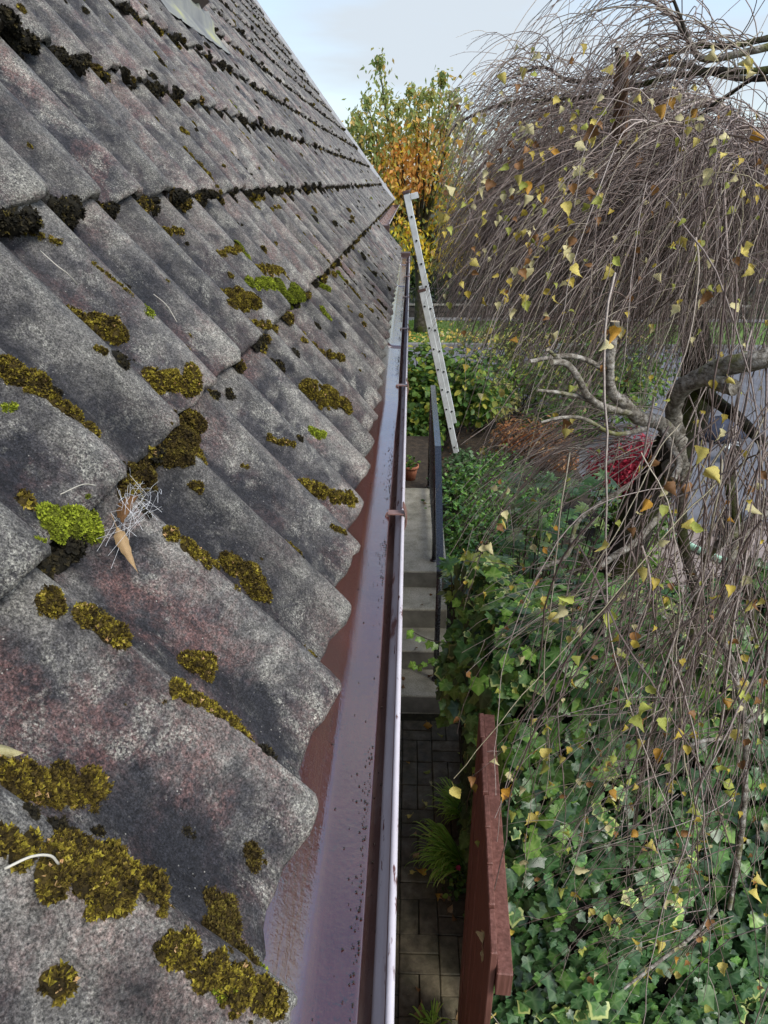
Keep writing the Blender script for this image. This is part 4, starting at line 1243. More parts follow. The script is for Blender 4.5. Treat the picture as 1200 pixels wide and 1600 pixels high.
def shrub(name, label, cat, centre, radii, n, leaf, cols, wts, seed, wid=.6, mat='foliage', lumps=10, droop=.3, base_z=0.0, tpl=OVAL, group=None, stems=7, shell=.72):
    g = np.random.default_rng(seed)
    root = thing(name, label, cat, (centre[0], centre[1], base_z), group)
    off = np.array((centre[0], centre[1], base_z))
    p, d = lump_field(n, centre, radii, g, lumps, shell)
    p[:, 2] = np.maximum(p[:, 2], base_z + .01)
    nr = d * .6 + g.normal(0, .5, d.shape) + (0, 0, .6)
    up = d * .8 + g.normal(0, .6, d.shape) + (0, 0, -droop)
    foliage("foliage", root, p - off, nr, up, leaf * g.uniform(.6, 1.25, n), pick(n, cols, wts, g), tpl, wid, mat)
    N = stems * 4
    P0 = np.zeros((N, 3)); P0[:, :2] = g.normal(0, .05, (N, 2))
    tgt = p[g.integers(0, n, N)] - off
    u = np.linspace(0, 1, 7)[None, :, None]
    Pm = P0[:, None] * (1 - u) + tgt[:, None] * u + np.sin(u * PI) * g.normal(0, .05, (N, 1, 3)) * np.linalg.norm(radii)
    V, Q = tube_batch(Pm, np.broadcast_to(np.linspace(.010, .003, 7) * max(1, radii[2] * 1.2), (N, 7)), 4)
    obj("stems", mesh_np("stems", V, Q, M['bark_dark']), root)["kind"] = 'stuff'
    return root

GREEN = [(.085, .175, .030), (.13, .235, .040), (.050, .115, .024), (.27, .34, .055), (.42, .41, .07)]
c = at_y(668, 650, 9.4)
shrub("leafy_bush", "tall dense bush of green and yellowing leaves behind the ladder", "bush", (.36, 9.5, .74), (1.08, .85, 1.10), 4600, .10, GREEN, (3, 3, 2.4, 1.6, 1.0), 11, .72, lumps=13, droop=.7)
shrub("low_shrub", "low spreading shrub of small glossy green leaves beside the landing", "shrub", (.90, 6.5, .42), (.72, 1.25, .66), 7600, .052,
      [(.07, .18, .026), (.125, .28, .042), (.035, .10, .020), (.22, .38, .07)], (3, 3, 2, 1.4), 12, .5, 'foliage_gloss', 14, droop=.0)
shrub("shaded_shrub", "dark fine leaved shrub filling the gap right of the concrete steps", "shrub", (.70, 4.75, .38), (.42, .85, .50), 3600, .05,
      [(.055, .11, .020), (.09, .16, .030), (.15, .21, .05)], (3, 2, 1), 13, .42, 'foliage', 12, droop=.1)
# whorled evergreen with pale rosettes
def whorl_shrub(name, label, pts, seed, cols):
    g = np.random.default_rng(seed)
    root = thing(name, label, "shrub", (pts[0][0], pts[0][1], 0))
    off = np.array((pts[0][0], pts[0][1], 0))
    pos, nr, up, ti = [], [], [], []
    for p in pts:
        k = g.integers(9, 13); col = np.array(cols[g.integers(0, len(cols))])
        ax = g.normal(0, .25, 3) + (0, -.1, 1)
        ax /= np.linalg.norm(ax); t1 = np.cross(ax, (1, .2, .1)); t1 /= np.linalg.norm(t1); t2 = np.cross(ax, t1)
        for i in range(k):
            a = i * 2 * PI / k + g.normal(0, .12)
            d = t1 * math.cos(a) + t2 * math.sin(a)
            pos.append(np.array(p) - off); nr.append(ax * 1. + d * .1); up.append(d + ax * g.uniform(.05, .6)); ti.append(col * g.uniform(.8, 1.2))
    foliage("foliage", root, np.array(pos), np.array(nr), np.array(up), g.uniform(.05, .085, len(pos)), np.array(ti), OVAL, .38, 'foliage_gloss')
    b = MB()
    for p in pts[::3]:
        b.tube([np.array((p[0] * .6 + pts[0][0] * .4, p[1], 0.0)) - off, np.array(p) - off], (.007, .003), 4)
    b.build("stems", M['bark_dark'], root)["kind"] = 'stuff'
gw = np.random.default_rng(31)
pts = []
for _ in range(95):
    px, py = gw.uniform(700, 800), gw.uniform(872, 935)
    pts.append(at_y(px, py, gw.uniform(3.35, 3.9)))
whorl_shrub("whorled_shrub", "evergreen shrub with pale green leaf rosettes just behind the ivy", pts, 32, [(.26, .36, .055), (.36, .42, .08), (.12, .24, .035), (.06, .14, .03)])
pts = []
for _ in range(150):
    px, py = gw.uniform(790, 960), gw.uniform(740, 905)
    pts.append(at_y(px, py, gw.uniform(4.4, 5.6)))
whorl_shrub("whorled_shrub", "darker evergreen rosette shrub growing under the birch branches", pts, 33, [(.08, .18, .03), (.13, .25, .04), (.05, .11, .025), (.22, .30, .06)])
shrub("yellowing_shrub", "pale yellow wispy shrub beyond the ladder near the road", "shrub", (1.15, 10.6, .38), (.62, .6, .52), 1500, .085, [(.36, .33, .10), (.46, .40, .15), (.22, .27, .06)], (3, 2, 2), 14, .4, lumps=9)
shrub("lime_shrub", "small lime green shrub next to the pale yellow one by the road", "shrub", (1.85, 11.2, .5), (.55, .5, .62), 1000, .09, [(.22, .32, .045), (.34, .40, .07), (.12, .22, .03)], (3, 2, 2), 15, .6, lumps=8)
shrub("rust_shrub", "low mounded shrub with rusty orange autumn leaves", "shrub", (1.66, 8.75, .30), (.58, .60, .52), 2600, .055, [(.36, .155, .055), (.46, .24, .10), (.26, .095, .035), (.50, .34, .16)], (3, 3, 2, 1), 16, .55, lumps=9)
c = at_y(985, 735, 7.2)
shrub("leafy_shrub", "mid green shrub standing between the road and the rust coloured shrub", "shrub", (2.75, 10.4, .60), (1.25, .7, .85), 3400, .09, GREEN, (3, 3, 2, 1.6, .8), 24, .62, lumps=11)
shrub("leafy_shrub", "dark green shrub behind the pruned birch limbs", "shrub", (2.1, 9.6, .40), (.6, .6, .60), 1600, .075, GREEN, (3, 3, 3, .6, .2), 25, .6, lumps=9)
shrub("wispy_shrub", "thin yellowish shrub leaning over the road edge beyond the bush", "shrub", (1.75, 12.2, .75), (.7, .4, .75), 900, .09, [(.36, .40, .08), (.24, .32, .06), (.46, .44, .12)], (2, 2, 1), 26, .5, lumps=8)
shrub("red_maple", "small maple bush with deep crimson leaves behind the birch trunk", "shrub", (c[0] - .08, 7.2, c[2] - .02), (.46, .40, .55), 4200, .06, [(.34, .020, .042), (.25, .014, .030), (.44, .05, .075)], (3, 3, 1), 17, .30, lumps=10, droop=.8, base_z=-.03)
shrub("glossy_bush", "glossy green bush behind the railing next to the terracotta pot", "bush", (.10, 8.95, .42), (.34, .3, .55), 700, .085, GREEN, (3, 3, 2, .6, .2), 18, .7, lumps=7)
shrub("green_mound", "green garden mound of leaves between rust shrub and driveway", "shrub", (2.35, 6.9, .25), (.5, .6, .45), 1600, .06, [(.10, .19, .03), (.17, .27, .045), (.06, .12, .02)], (3, 2, 2), 19, .6, lumps=9)
shrub("green_mound", "small bright green clump at the left end of the pale hosepipe", "shrub", (2.05, 5.6, .25), (.42, .5, .42), 1500, .06, [(.12, .22, .03), (.20, .32, .05), (.06, .12, .02)], (3, 2, 2), 20, .55, lumps=9)
shrub("green_mound", "grey green plant clump beside the top of the ladder foot", "shrub", (.62, 7.6, .35), (.3, .35, .5), 900, .07, [(.06, .13, .04), (.10, .18, .07), (.16, .24, .12)], (3, 3, 1), 21, .6, lumps=7)
shrub("hedge_bush", "dark green bush by the driveway kerb beyond the birch", "bush", (3.3, 11.9, .6), (1.4, .6, .75), 2200, .09, GREEN, (3, 3, 3, .8, .3), 22, .6, lumps=10)

# terracotta pot
pp = at_z(641, 753, .58)
pot = thing("flower_pot", "terracotta flower pot standing at the end of the landing", "pot", (float(pp[0]), float(pp[1]) + .08, .58))
MB().lathe([(.0, .001), (.055, .001), (.078, .13), (.078, .131), (.089, .131), (.092, .165), (.082, .165), (.078, .145), (.0, .14)], (0, 0, 0), 22).build("pot_body", M['terracotta'], pot, True)
MB().lathe([(.0, .150), (.05, .152), (.078, .146)], (0, 0, 0), 16).build("potting_soil", M['soil'], pot, True)
g = np.random.default_rng(5)
foliage("foliage", pot, g.normal(0, .04, (60, 3)) + (0, 0, .19), g.normal(0, .6, (60, 3)) + (0, 0, 1), g.normal(0, 1, (60, 3)), g.uniform(.03, .06, 60), pick(60, GREEN, (3, 3, 2, 1, .2), g), OVAL, .7)

# small pink flowered plant in the gap by the gate
fp = at_z(715, 1385, 0.0)
fpl = thing("flowering_plant", "small plant with two pink flowers at the foot of the gate", "plant", tuple(fp))
g = np.random.default_rng(6)
foliage("foliage", fpl, g.normal(0, .035, (70, 3)) * (1, 1.6, .5) + (0, 0, .05), g.normal(0, .5, (70, 3)) + (0, 0, 1), g.normal(0, 1, (70, 3)), g.uniform(.02, .045, 70), pick(70, GREEN, (3, 3, 2, 1, .2), g), OVAL, .7)
for (px, py, zz) in ((716, 1356, .11), (733, 1380, .11)):
    q = at_z(px, py, zz) - fp
    n5 = 6
    foliage("flower", fpl, np.repeat(q[None], n5, 0), g.normal(0, .2, (n5, 3)) + (0, -.3, 1), np.array([(math.cos(a), math.sin(a), .2) for a in np.arange(n5) * 2 * PI / n5]), np.full(n5, .017), np.tile((.62, .06, .13), (n5, 1)), OVAL, .8)

# ------------------------------------------------------------------ ivy covered hedge
IV = [(0, .02), (-.24, -.14), (-.47, .02), (-.43, .20), (-.56, .44), (-.36, .56), (0, 1.0), (.36, .56), (.56, .44), (.43, .20), (.47, .02), (.24, -.14)]
def ivy_leaf(seed):
    g = np.random.default_rng(seed)
    cup = g.uniform(-.2, .1)
    V = [(0, .32, .03)] + [(x * g.uniform(.9, 1.1), y * g.uniform(.93, 1.07), cup * (abs(x) + abs(y - .3) * .6) * .7 + g.normal(0, .02)) for x, y in IV]
    n = len(IV)
    F = [(0, 1 + i, 1 + (i + 1) % n) for i in range(n)]
    vein = np.array([1.] + [1., 0, 1., 0, 1., 0, 1., 0, 1., 0, 1., 0]); radv = np.array([0.] + [.35, 1, 1, 1, 1, 1, 1, 1, 1, 1, 1, 1])
    return np.array(V), np.array(F)[:, ::-1], vein, radv
IVT = [ivy_leaf(s) for s in range(4)]
ivy = thing("ivy_hedge", "thick hedge of dark and variegated ivy behind the wooden gate", "ivy", (1.6, 2.5, 0))
IO = np.array((1.6, 2.5, 0))
def hedge_y(x, z):
    return 2.30 - .34 * (1 - np.clip(z, 0, 1.7) / 1.7) + .07 * np.sin(x * 4.1 + z * 2.3) + .05 * np.sin(x * 9 - z * 5)
def hedge_top(x, y):
    return 1.74 + .07 * np.sin(x * 3.3 + 1) + .05 * np.sin(x * 7.7 + y * 4) + .05 * np.sin(y * 6)
g = np.random.default_rng(44)
X0, X1 = .42, 3.6
# woody core
xs = np.linspace(X0 + .06, X1, 34); zs = np.linspace(-.03, 1, 16)
gridF = np.array([[(x, hedge_y(x, z * 1.7) + .09, z * (hedge_top(x, 2.4) - .08)) for z in zs] for x in xs])
ysb = np.linspace(2.42, 3.25, 10)
gridT = np.array([[(x, y, hedge_top(x, y) - .08 - .4 * max(0, y - 3.05)) for y in ysb] for x in xs])
def gridq(nx, nz, o=0): 
    i = np.arange(nz - 1)[None] + (np.arange(nx - 1) * nz)[:, None] + o
    return np.stack((i, i + nz, i + nz + 1, i + 1), -1).reshape(-1, 4)
endL = np.array([[(X0 + .06, y, z * 1.66) for z in zs] for y in np.linspace(2.2, 3.25, 10)])
Vc = np.concatenate((gridF.reshape(-1, 3), gridT.reshape(-1, 3), endL.reshape(-1, 3))) - IO
Vc += g.normal(0, .012, Vc.shape)
core = obj("stem_tangle", mesh_np("stem_tangle", Vc, np.concatenate((gridq(34, 16), gridq(34, 10, 34 * 16), gridq(10, 16, 34 * 26))), M['ivy_core']), ivy)
core["kind"] = 'stuff'
pos, nrm = [], []
nf = 6200
x = g.uniform(X0 - .02, X1, nf); x = np.where(g.random(nf) < .6, X0 + (x - X0) * .55, x); z = g.uniform(-.02, 1.78, nf)
d = g.uniform(-.05, .07, nf)
pos.append(np.stack((x, hedge_y(x, z) + d, z), 1)); nrm.append(np.tile((0, -1., .45), (nf, 1)))
nt = 3800
x = g.uniform(X0 - .06, X1, nt); x = np.where(g.random(nt) < .5, X0 + (x - X0) * .55, x); y = g.uniform(2.15, 3.2, nt)
pos.append(np.stack((x, y, hedge_top(x, y) + g.uniform(-.05, .05, nt) - .25 * np.clip(2.35 - y, 0, 1) - .4 * np.clip(y - 3.0, 0, 1)), 1)); nrm.append(np.tile((0, -.35, 1.), (nt, 1)))
ns = 1500
y, z = g.uniform(2.05, 3.2, ns), g.uniform(.0, 1.78, ns)
pos.append(np.stack((X0 - .02 - .12 * np.clip((z - 1.25) / .45, 0, 1) * g.uniform(.2, 1, ns) + g.uniform(-.05, .06, ns), y, z), 1)); nrm.append(np.tile((-1, -.4, .5), (ns, 1)))
no = 700                                              # overhang of young growth over the path
a = g.uniform(0, 1, no); yy = g.uniform(2.25, 3.1, no)
pos.append(np.stack((.40 - a * .24 * np.sin(np.clip((yy - 2.2) / .9, 0, 1) * PI), yy, 1.74 - .33 * a ** 1.6 + g.normal(0, .045, no)), 1)); nrm.append(np.tile((-.6, -.5, .8), (no, 1)))
pos = np.concatenate(pos); nrm = np.concatenate(nrm)
n = len(pos)
nrm = nrm + g.normal(0, .38, nrm.shape)
up = np.stack((g.normal(0, .5, n), g.normal(-.25, .3, n), g.normal(-1, .3, n)), 1)
topm = nrm[:, 2] > .75
up[topm] += np.stack((g.normal(0, .6, topm.sum()), np.full(topm.sum(), -.8), np.zeros(topm.sum())), 1)
size = g.choice((.034, .046, .058, .072, .085), n, p=(.2, .28, .26, .16, .10)) * g.uniform(.85, 1.15, n)
young = (pos[:, 0] < .68) & (pos[:, 2] > .95)
top_ = pos[:, 2] > 1.55
u = g.random(n)
kind = np.where(u < .58, 0, np.where(u < .955, 1, np.where(u < .985, 2, 3)))
kind = np.where(young, np.where(u < .25, 0, np.where(u < .66, 1, np.where(u < .92, 2, 3))), kind)
kind = np.where(top_ & ~young, np.where(u < .36, 0, np.where(u < .90, 1, np.where(u < .97, 2, 3))), kind)  # more mid green on top: overhead light put into the leaf colours
kind = np.where((pos[:, 2] < 1.25) & (kind == 1) & (g.random(n) < .5), 0, kind)  # low leaves turned dark: shade towards the hedge foot put into their colour
patchv = np.sin(pos[:, 0] * 8.3 + 1) * np.sin(pos[:, 2] * 6.1 + .5)
kind = np.where((patchv > .80) & (g.random(n) < .5), 3, kind)
# drop some of the leaves in patches so that the hedge keeps dark gaps
gap = np.sin(pos[:, 0] * 17 + pos[:, 2] * 9) * np.sin(pos[:, 2] * 19 - pos[:, 0] * 7)
keep = ~((gap > .55) & (g.random(n) < .7) & (pos[:, 2] < 1.6))
pos, nrm, up, size, kind = pos[keep], nrm[keep], up[keep], size[keep], kind[keep]; n = len(pos)
FR = frames(nrm, up)
px, py, dz = project(pos)
vis = (px > 600) & (px < 1200) & (py > 850) & (py < 1600)
sil = np.where(vis, size / dz, 0)
facing = np.einsum('ij,ij->i', FR[:, :, 2], (CAM - pos)) > 0
outer = np.where(pos[:, 2] > 1.5, pos[:, 2] - hedge_top(pos[:, 0], pos[:, 1]) + .02, hedge_y(pos[:, 0], pos[:, 2]) - pos[:, 1] + .02)
score = sil * (outer > .0) * facing
order = np.argsort(-score)
tone = np.clip(g.normal(.42, .22, n), 0, 1)
IVM = ['ivy', 'ivy_mid', 'ivy_lime', 'ivy_var']
IVME = {}
for mk in range(4):
    for tk, (tv, tfc, ve, ra) in enumerate(IVT):
        for tn in (.2, .5, .8):
            IVME[mk, tk, tn] = mesh_np("leaf", tv, tfc, M[IVM[mk]], {'vein': ve, 'rad': ra, 'tone': np.full(len(tv), tn)})
single = order[:297]
for i in single:
    o = bpy.data.objects.new("leaf", IVME[int(kind[i]), int(i) % 4, (.2, .5, .8)[int(np.clip(tone[i] * 3, 0, 2))]])
    link(o, ivy); o.matrix_local = mat4(FR[i], pos[i] - IO, size[i])
rest = np.setdiff1d(np.arange(n), single)
for mk in range(4):
    VV, FF, ve_, ra_, to_, nb = [], [], [], [], [], 0
    for tk, (tv, tfc, ve, ra) in enumerate(IVT):
        s = rest[(kind[rest] == mk) & (rest % 4 == tk)]
        if not len(s): continue
        v, f = scatter(tv, tfc, pos[s] - IO, FR[s], size[s])
        VV.append(v); FF.append(f + nb); nb += len(v); ve_.append(np.tile(ve, len(s))); ra_.append(np.tile(ra, len(s))); to_.append(np.repeat(tone[s], len(tv)))
    o = obj(("dark_leaves", "mid_leaves", "young_leaves", "variegated_leaves")[mk], mesh_np("leaves", np.concatenate(VV), np.concatenate(FF), M[IVM[mk]], {'vein': np.concatenate(ve_), 'rad': np.concatenate(ra_), 'tone': np.concatenate(to_)}), ivy)
    o["kind"] = 'stuff'
# two tendrils reaching over the step
for pts_, sd_ in (([(735, 1000), (700, 1003), (672, 1000), (640, 985)], 1), ([(720, 1040), (690, 1034), (668, 1038), (648, 1042)], 2)):
    P3 = spline([at_y(a, b, 2.75 - .05 * i) for i, (a, b) in enumerate(pts_)], 12)
    td = MB().tube(P3 - IO, .0018, 4).build("tendril", M['twig'], ivy)
    k = 9
    pt = P3[np.linspace(3, 11, k).astype(int)] + rng.normal(0, .008, (k, 3)) - IO
    v, f = scatter(IVT[sd_][0], IVT[sd_][1], pt, frames(rng.normal(0, .4, (k, 3)) + (0, -.5, .8), rng.normal(0, .5, (k, 3)) + (-.6, -.2, -.4)), rng.uniform(.022, .042, k))
    obj("tendril_leaves", mesh_np("tendril_leaves", v, f, M['ivy_lime'], {'vein': np.tile(IVT[sd_][2], k), 'rad': np.tile(IVT[sd_][3], k), 'tone': np.repeat(rng.uniform(.3, .9, k), 13)}), ivy)

# ------------------------------------------------------------------ the weeping birch
bi = thing("weeping_birch", "weeping birch with a dense mop of bare twigs and few yellow leaves", "tree", (1.22, 3.9, 0))
BO = np.array((1.22, 3.9, 0))
def pxs(*pts): return [at_y(a, b, y) for a, b, y in pts]
def limb(name, pts, r, mat='bark', cut=False, n=26, sides=10, knob=.10, seed=0):
    g = np.random.default_rng(seed + 500)
    P_ = spline(pts, n)
    R_ = np.interp(np.linspace(0, 1, n), np.linspace(0, 1, len(r)), r) * (.50 if seed in (1, 2) else .60 if 0 < seed < 11 else 1)
    V, Q = tube_batch(P_[None], R_[None], sides)
    Vv = V.reshape(n, sides, 3); ctr = P_[:, None, :]
    wob_ = 1 + g.normal(0, knob * .5, (n, sides)) + knob * np.sin(np.arange(sides) * 2 + g.uniform(0, 6))[None] * .5
    V = (ctr + (Vv - ctr) * wob_[..., None]).reshape(-1, 3) - BO
    b = MB(); b.add(V, [tuple(q) for q in Q])
    b.add(V[-sides:], [tuple(range(sides))], 1 if cut else 0)
    b.add(V[:sides], [tuple(range(sides - 1, -1, -1))])
    return b.build(name, [M[mat], M['cutwood']], bi, True), P_
LIMB = []
_, P_ = limb("trunk", [np.array((1.22, 3.95, -.05)), np.array((1.24, 3.95, .6)), *pxs((965, 880, 3.95), (1000, 800, 3.92), (1045, 715, 3.88), (1075, 650, 3.85), (1092, 590, 3.85), (1085, 520, 3.85), (1060, 440, 3.8), (1020, 330, 3.75))], (.16, .135, .12, .115, .115, .11, .10, .085, .065, .05, .03), 'bark_dark', n=46, sides=14)
TR = P_
NEAR = .74
def pxk(*pts): return [at_y(a, b, y * NEAR) for a, b, y in pts]
limb("branch", pxk((1066, 735, 3.3), (1060, 690, 3.2), (1052, 645, 3.1), (1062, 610, 3.0), (1095, 590, 2.9), (1140, 570, 2.8), (1195, 560, 2.7), (1260, 545, 2.7)), (.045, .048, .052, .056, .058, .062, .055, .05), n=36, sides=12, knob=.16, seed=1)
limb("branch", pxk((1100, 585, 2.9), (1125, 598, 2.8), (1148, 606, 2.72)), (.05, .052, .045), n=12, cut=False, knob=.12, seed=2)
limb("branch", pxk((1062, 690, 3.2), (1030, 660, 3.05), (1000, 655, 2.95), (985, 640, 2.9), (972, 625, 2.85)), (.045, .04, .036, .032, .03), n=20, seed=3)
limb("branch_stub", pxk((975, 632, 2.86), (955, 610, 2.82), (952, 570, 2.8), (957, 535, 2.8), (961, 502, 2.8)), (.03, .027, .025, .024, .023), cut=True, n=20, seed=4)
limb("branch", pxk((990, 645, 2.9), (945, 636, 2.8), (918, 618, 2.74), (903, 590, 2.7), (885, 568, 2.66), (862, 566, 2.62)), (.020, .018, .017, .016, .0145, .013), cut=True, n=24, seed=5)
limb("branch", pxk((892, 576, 2.68), (872, 560, 2.64), (856, 546, 2.6)), (.012, .0095, .008), cut=True, n=10, seed=6)
limb("branch", pxk((950, 582, 2.82), (915, 562, 2.8), (880, 556, 2.78), (828, 565, 2.72)), (.013, .0125, .012, .0095), cut=True, n=16, seed=7)
limb("branch", pxk((940, 634, 2.78), (905, 620, 2.74), (870, 613, 2.7), (840, 610, 2.66)), (.011, .010, .009, .007), cut=True, n=14, seed=8)
limb("branch", pxk((1010, 670, 2.95), (960, 678, 2.85), (915, 655, 2.75), (880, 652, 2.7), (845, 660, 2.65)), (.014, .012, .009, .008, .006), n=18, seed=9)
limb("branch", pxk((1035, 672, 3.05), (1050, 700, 2.9), (1062, 725, 2.8), (1052, 748, 2.75)), (.020, .019, .017, .016), cut=True, n=14, seed=10)
limb("branch", pxs((1050, 730, 3.8), (1060, 750, 3.2), (1066, 735, 2.44)), (.06, .045, .036), n=12, seed=33)
limb("branch", pxs((1068, 760, 3.0), (1065, 800, 2.8), (1068, 850, 2.6), (1082, 905, 2.45), (1088, 950, 2.35), (1075, 1010, 2.25), (1040, 1090, 2.15), (1010, 1180, 2.05), (990, 1290, 1.95)), (.022, .022, .021, .019, .017, .014, .011, .009, .006), 'bark_dark', n=36, seed=11)
limb("branch", pxs((1048, 788, 2.7), (1025, 812, 2.5), (990, 850, 2.4), (960, 868, 2.3), (938, 886, 2.25)), (.013, .013, .0125, .012, .011), 'bark', cut=True, n=18, seed=12)
limb("branch", pxs((1230, 740, 2.4), (1195, 790, 2.3), (1155, 840, 2.2), (1140, 900, 2.1), (1128, 985, 2.0), (1150, 1060, 1.9), (1165, 1150, 1.8), (1160, 1290, 1.72), (1140, 1420, 1.66)), (.020, .019, .018, .016, .014, .012, .010, .009, .007), 'bark', n=36, seed=13)
limb("branch", pxs((1150, 700, 3.0), (1140, 760, 2.85), (1160, 850, 2.7), (1175, 960, 2.5), (1190, 1080, 2.3)), (.022, .02, .018, .015, .012), 'bark_dark', n=26, seed=14)
limb("branch", pxs((1205, 795, 2.2), (1130, 845, 2.2), (1100, 875, 2.3)), (.016, .015, .012), 'bark', n=14, seed=31)
limb("branch", pxs((1190, 690, 3.0), (1150, 650, 3.2), (1110, 620, 3.5), (1092, 600, 3.8)), (.022, .026, .032, .036), 'bark_dark', n=18, seed=15)
limb("branch", pxs((1120, 1420, 1.7), (1085, 1460, 1.62), (1020, 1510, 1.55), (975, 1545, 1.5)), (.0065, .006, .0055, .004), n=16, cut=True, seed=16)
limb("branch", pxs((1190, 1110, 1.8), (1140, 1150, 1.75), (1090, 1160, 1.7), (1040, 1190, 1.7)), (.008, .007, .006, .005), n=16, seed=17)
limb("branch", pxs((1060, 1010, 2.1), (1095, 990, 2.05), (1130, 1000, 2.0)), (.007, .0065, .006), n=10, cut=True, seed=18)
limb("branch", pxs((840, 890, 2.6), (885, 868, 2.62), (900, 820, 2.7), (925, 795, 2.8), (980, 760, 2.9)), (.008, .010, .010, .010, .011), n=20, cut=False, seed=19)
limb("branch_stub", pxs((968, 230, 3.1), (971, 150, 2.95), (971, 120, 2.9), (975, 86, 2.88)), (.026, .026, .024, .017), 'stump_orange', cut=True, n=14, knob=.25, seed=20)
limb("branch_stub", pxs((974, 118, 2.9), (987, 100, 2.88), (999, 84, 2.86)), (.015, .014, .012), 'stump_orange', cut=True, n=8, knob=.25, seed=21)
limb("branch_stub", pxs((969, 108, 2.89), (966, 90, 2.87), (964, 73, 2.86)), (.010, .009, .008), 'bark_dark', cut=True, n=8, seed=22)
UPB = [pxs((1260, 95, 2.9), (1190, 110, 2.9), (1110, 112, 2.95), (1040, 122, 3.0), (960, 145, 3.1), (880, 155, 3.2), (850, 155, 3.25)),
       pxs((1260, 60, 2.6), (1170, 80, 2.65), (1100, 92, 2.7), (1075, 62, 2.75), (1050, 25, 2.8), (1000, -10, 2.8), (940, -25, 2.8)),
       pxs((1240, 120, 3.2), (1150, 122, 3.2), (1060, 100, 3.2), (1010, 108, 3.25), (900, 128, 3.3), (850, 105, 3.35), (805, 120, 3.4)),
       pxs((1075, 60, 2.75), (1050, -5, 2.7), (1030, -40, 2.65)),
       pxs((1220, 55, 2.9), (1150, 70, 2.9), (1080, 75, 2.95), (1020, 98, 3.0)),
       pxs((1020, 330, 3.75), (985, 250, 3.7), (900, 170, 3.7), (800, 160, 3.75), (720, 190, 3.8), (700, 215, 3.85)),
       pxs((1040, 340, 3.75), (1060, 220, 3.6), (1150, 140, 3.3), (1230, 100, 3.0))]
for i, b_ in enumerate(UPB):
    limb("branch", b_, (.0115, .011, .010, .0085, .0065, .0045) if i not in (3,) else (.006, .0045, .0035), 'bark_dark' if i != 1 else 'bark', n=30, sides=7, seed=40 + i)

# fine growth --------------------------------------------------------------
g = np.random.default_rng(77)
def grow(P0, D0, L, m, target, pull, noise):
    """twigs that leave P0 along D0 and bend towards TARGET: (N,m,3)"""
    N = len(P0); P = np.zeros((N, m, 3)); P[:, 0] = P0
    D = D0 / np.linalg.norm(D0, axis=1, keepdims=True); T = target / np.linalg.norm(target, axis=1, keepdims=True)
    st = (L / (m - 1))[:, None]
    drift = g.normal(0, noise * .5, (N, 3))
    for i in range(1, m):
        T2 = T + np.array((0, 0, -.6)) * (i / m) ** 1.5
        D = D + (T2 - D) * pull[:, None] + g.normal(0, noise, (N, 3)) + drift
        D /= np.linalg.norm(D, axis=1, keepdims=True)
        P[:, i] = P[:, i - 1] + D * st
    return P
TW = []          # (P, r0, r1)
def add(P, r0, r1): TW.append((P, np.asarray(r0), np.asarray(r1)))
def sub_twigs(P, k, L0, L1, r):
    N, m, _ = P.shape
    w = g.integers(0, N, k); t = g.integers(max(1, m // 5), m - 1, k)
    D = P[w, t] - P[w, t - 1]
    D /= np.linalg.norm(D, axis=1, keepdims=True) + 1e-9
    D0 = D + g.normal(0, .55, (k, 3))
    S = grow(P[w, t], D0, g.uniform(L0, L1, k), 8, D * .6 + (0, 0, -.5), np.full(k, .14), .07)
    add(S, np.full(k, r), np.full(k, r * .5)); return S

CC = np.array((1.62, 3.65))
# secondary boughs of the mop
nbough = 58
phis = np.concatenate((g.uniform(1.75, 3.9, 26), g.uniform(3.9, 5.6, 16), g.uniform(-1.25, .3, 12), g.uniform(-.6, 1.6, 4)))
bough = []
for ph in phis:
    o_ = np.array((math.cos(ph), math.sin(ph)))
    Rr = g.uniform(.80, 1.42) if ph < 4.2 else g.uniform(.7, 1.35)
    s0 = np.array((CC[0] + o_[0] * .12, CC[1] + o_[1] * .12, 3.45 + g.uniform(-.2, .3)))
    zt = 3.72 + .11 * o_[1] * Rr + g.normal(0, .07)
    m1 = np.array((*(CC + o_ * Rr * .42), zt)); m2 = np.array((*(CC + o_ * Rr * .75), zt - .06 + g.normal(0, .04))); e = np.array((*(CC + o_ * Rr), zt - g.uniform(.16, .36)))
    Pb = spline([s0, m1 + g.normal(0, .05, 3), m2 + g.normal(0, .05, 3), e], 20)
    bough.append((Pb, np.array((*o_, 0.))))
add(np.array([b[0] for b in bough]), np.full(nbough, .012), np.full(nbough, .0045))
# the dense mat flowing outwards and down
for Pb, od in bough:
    ph = math.atan2(od[1], od[0]) % (2 * PI)
    front = 3.95 < ph < 5.7
    k = 92 if not front else 80
    t = g.uniform(.12, 1, k) ** .8 * 19
    P0 = np.stack([np.interp(t, np.arange(20), Pb[:, j]) for j in range(3)], 1) + g.normal(0, .015, (k, 3))
    lat = np.array((-od[1], od[0], 0))
    D0 = od * g.uniform(.5, 1.1, (k, 1)) + lat * g.normal(0, .55, (k, 1)) + np.array((0, 0, 1)) * g.normal(.18, .25, (k, 1))
    L = g.uniform(.55, 1.25, k) * (1.0 if not front else 1.0)
    tg = od * g.uniform(.35, .85, (k, 1)) + lat * g.normal(0, .18, (k, 1)) + np.array((0, 0, -1.)) * g.uniform(.75, 1.1, (k, 1))
    P = grow(P0, D0, L, 15, tg, g.uniform(.14, .26, k), .058)
    ex, ey, _ = project(P[:, -1])
    P = P[(ey < 560) | (g.random(k) < .15)]; k = len(P)
    add(P, g.uniform(.0017, .0031, k), np.full(k, .0009))
    sub_twigs(P, int(k * 1.2), .12, .42, .0013)
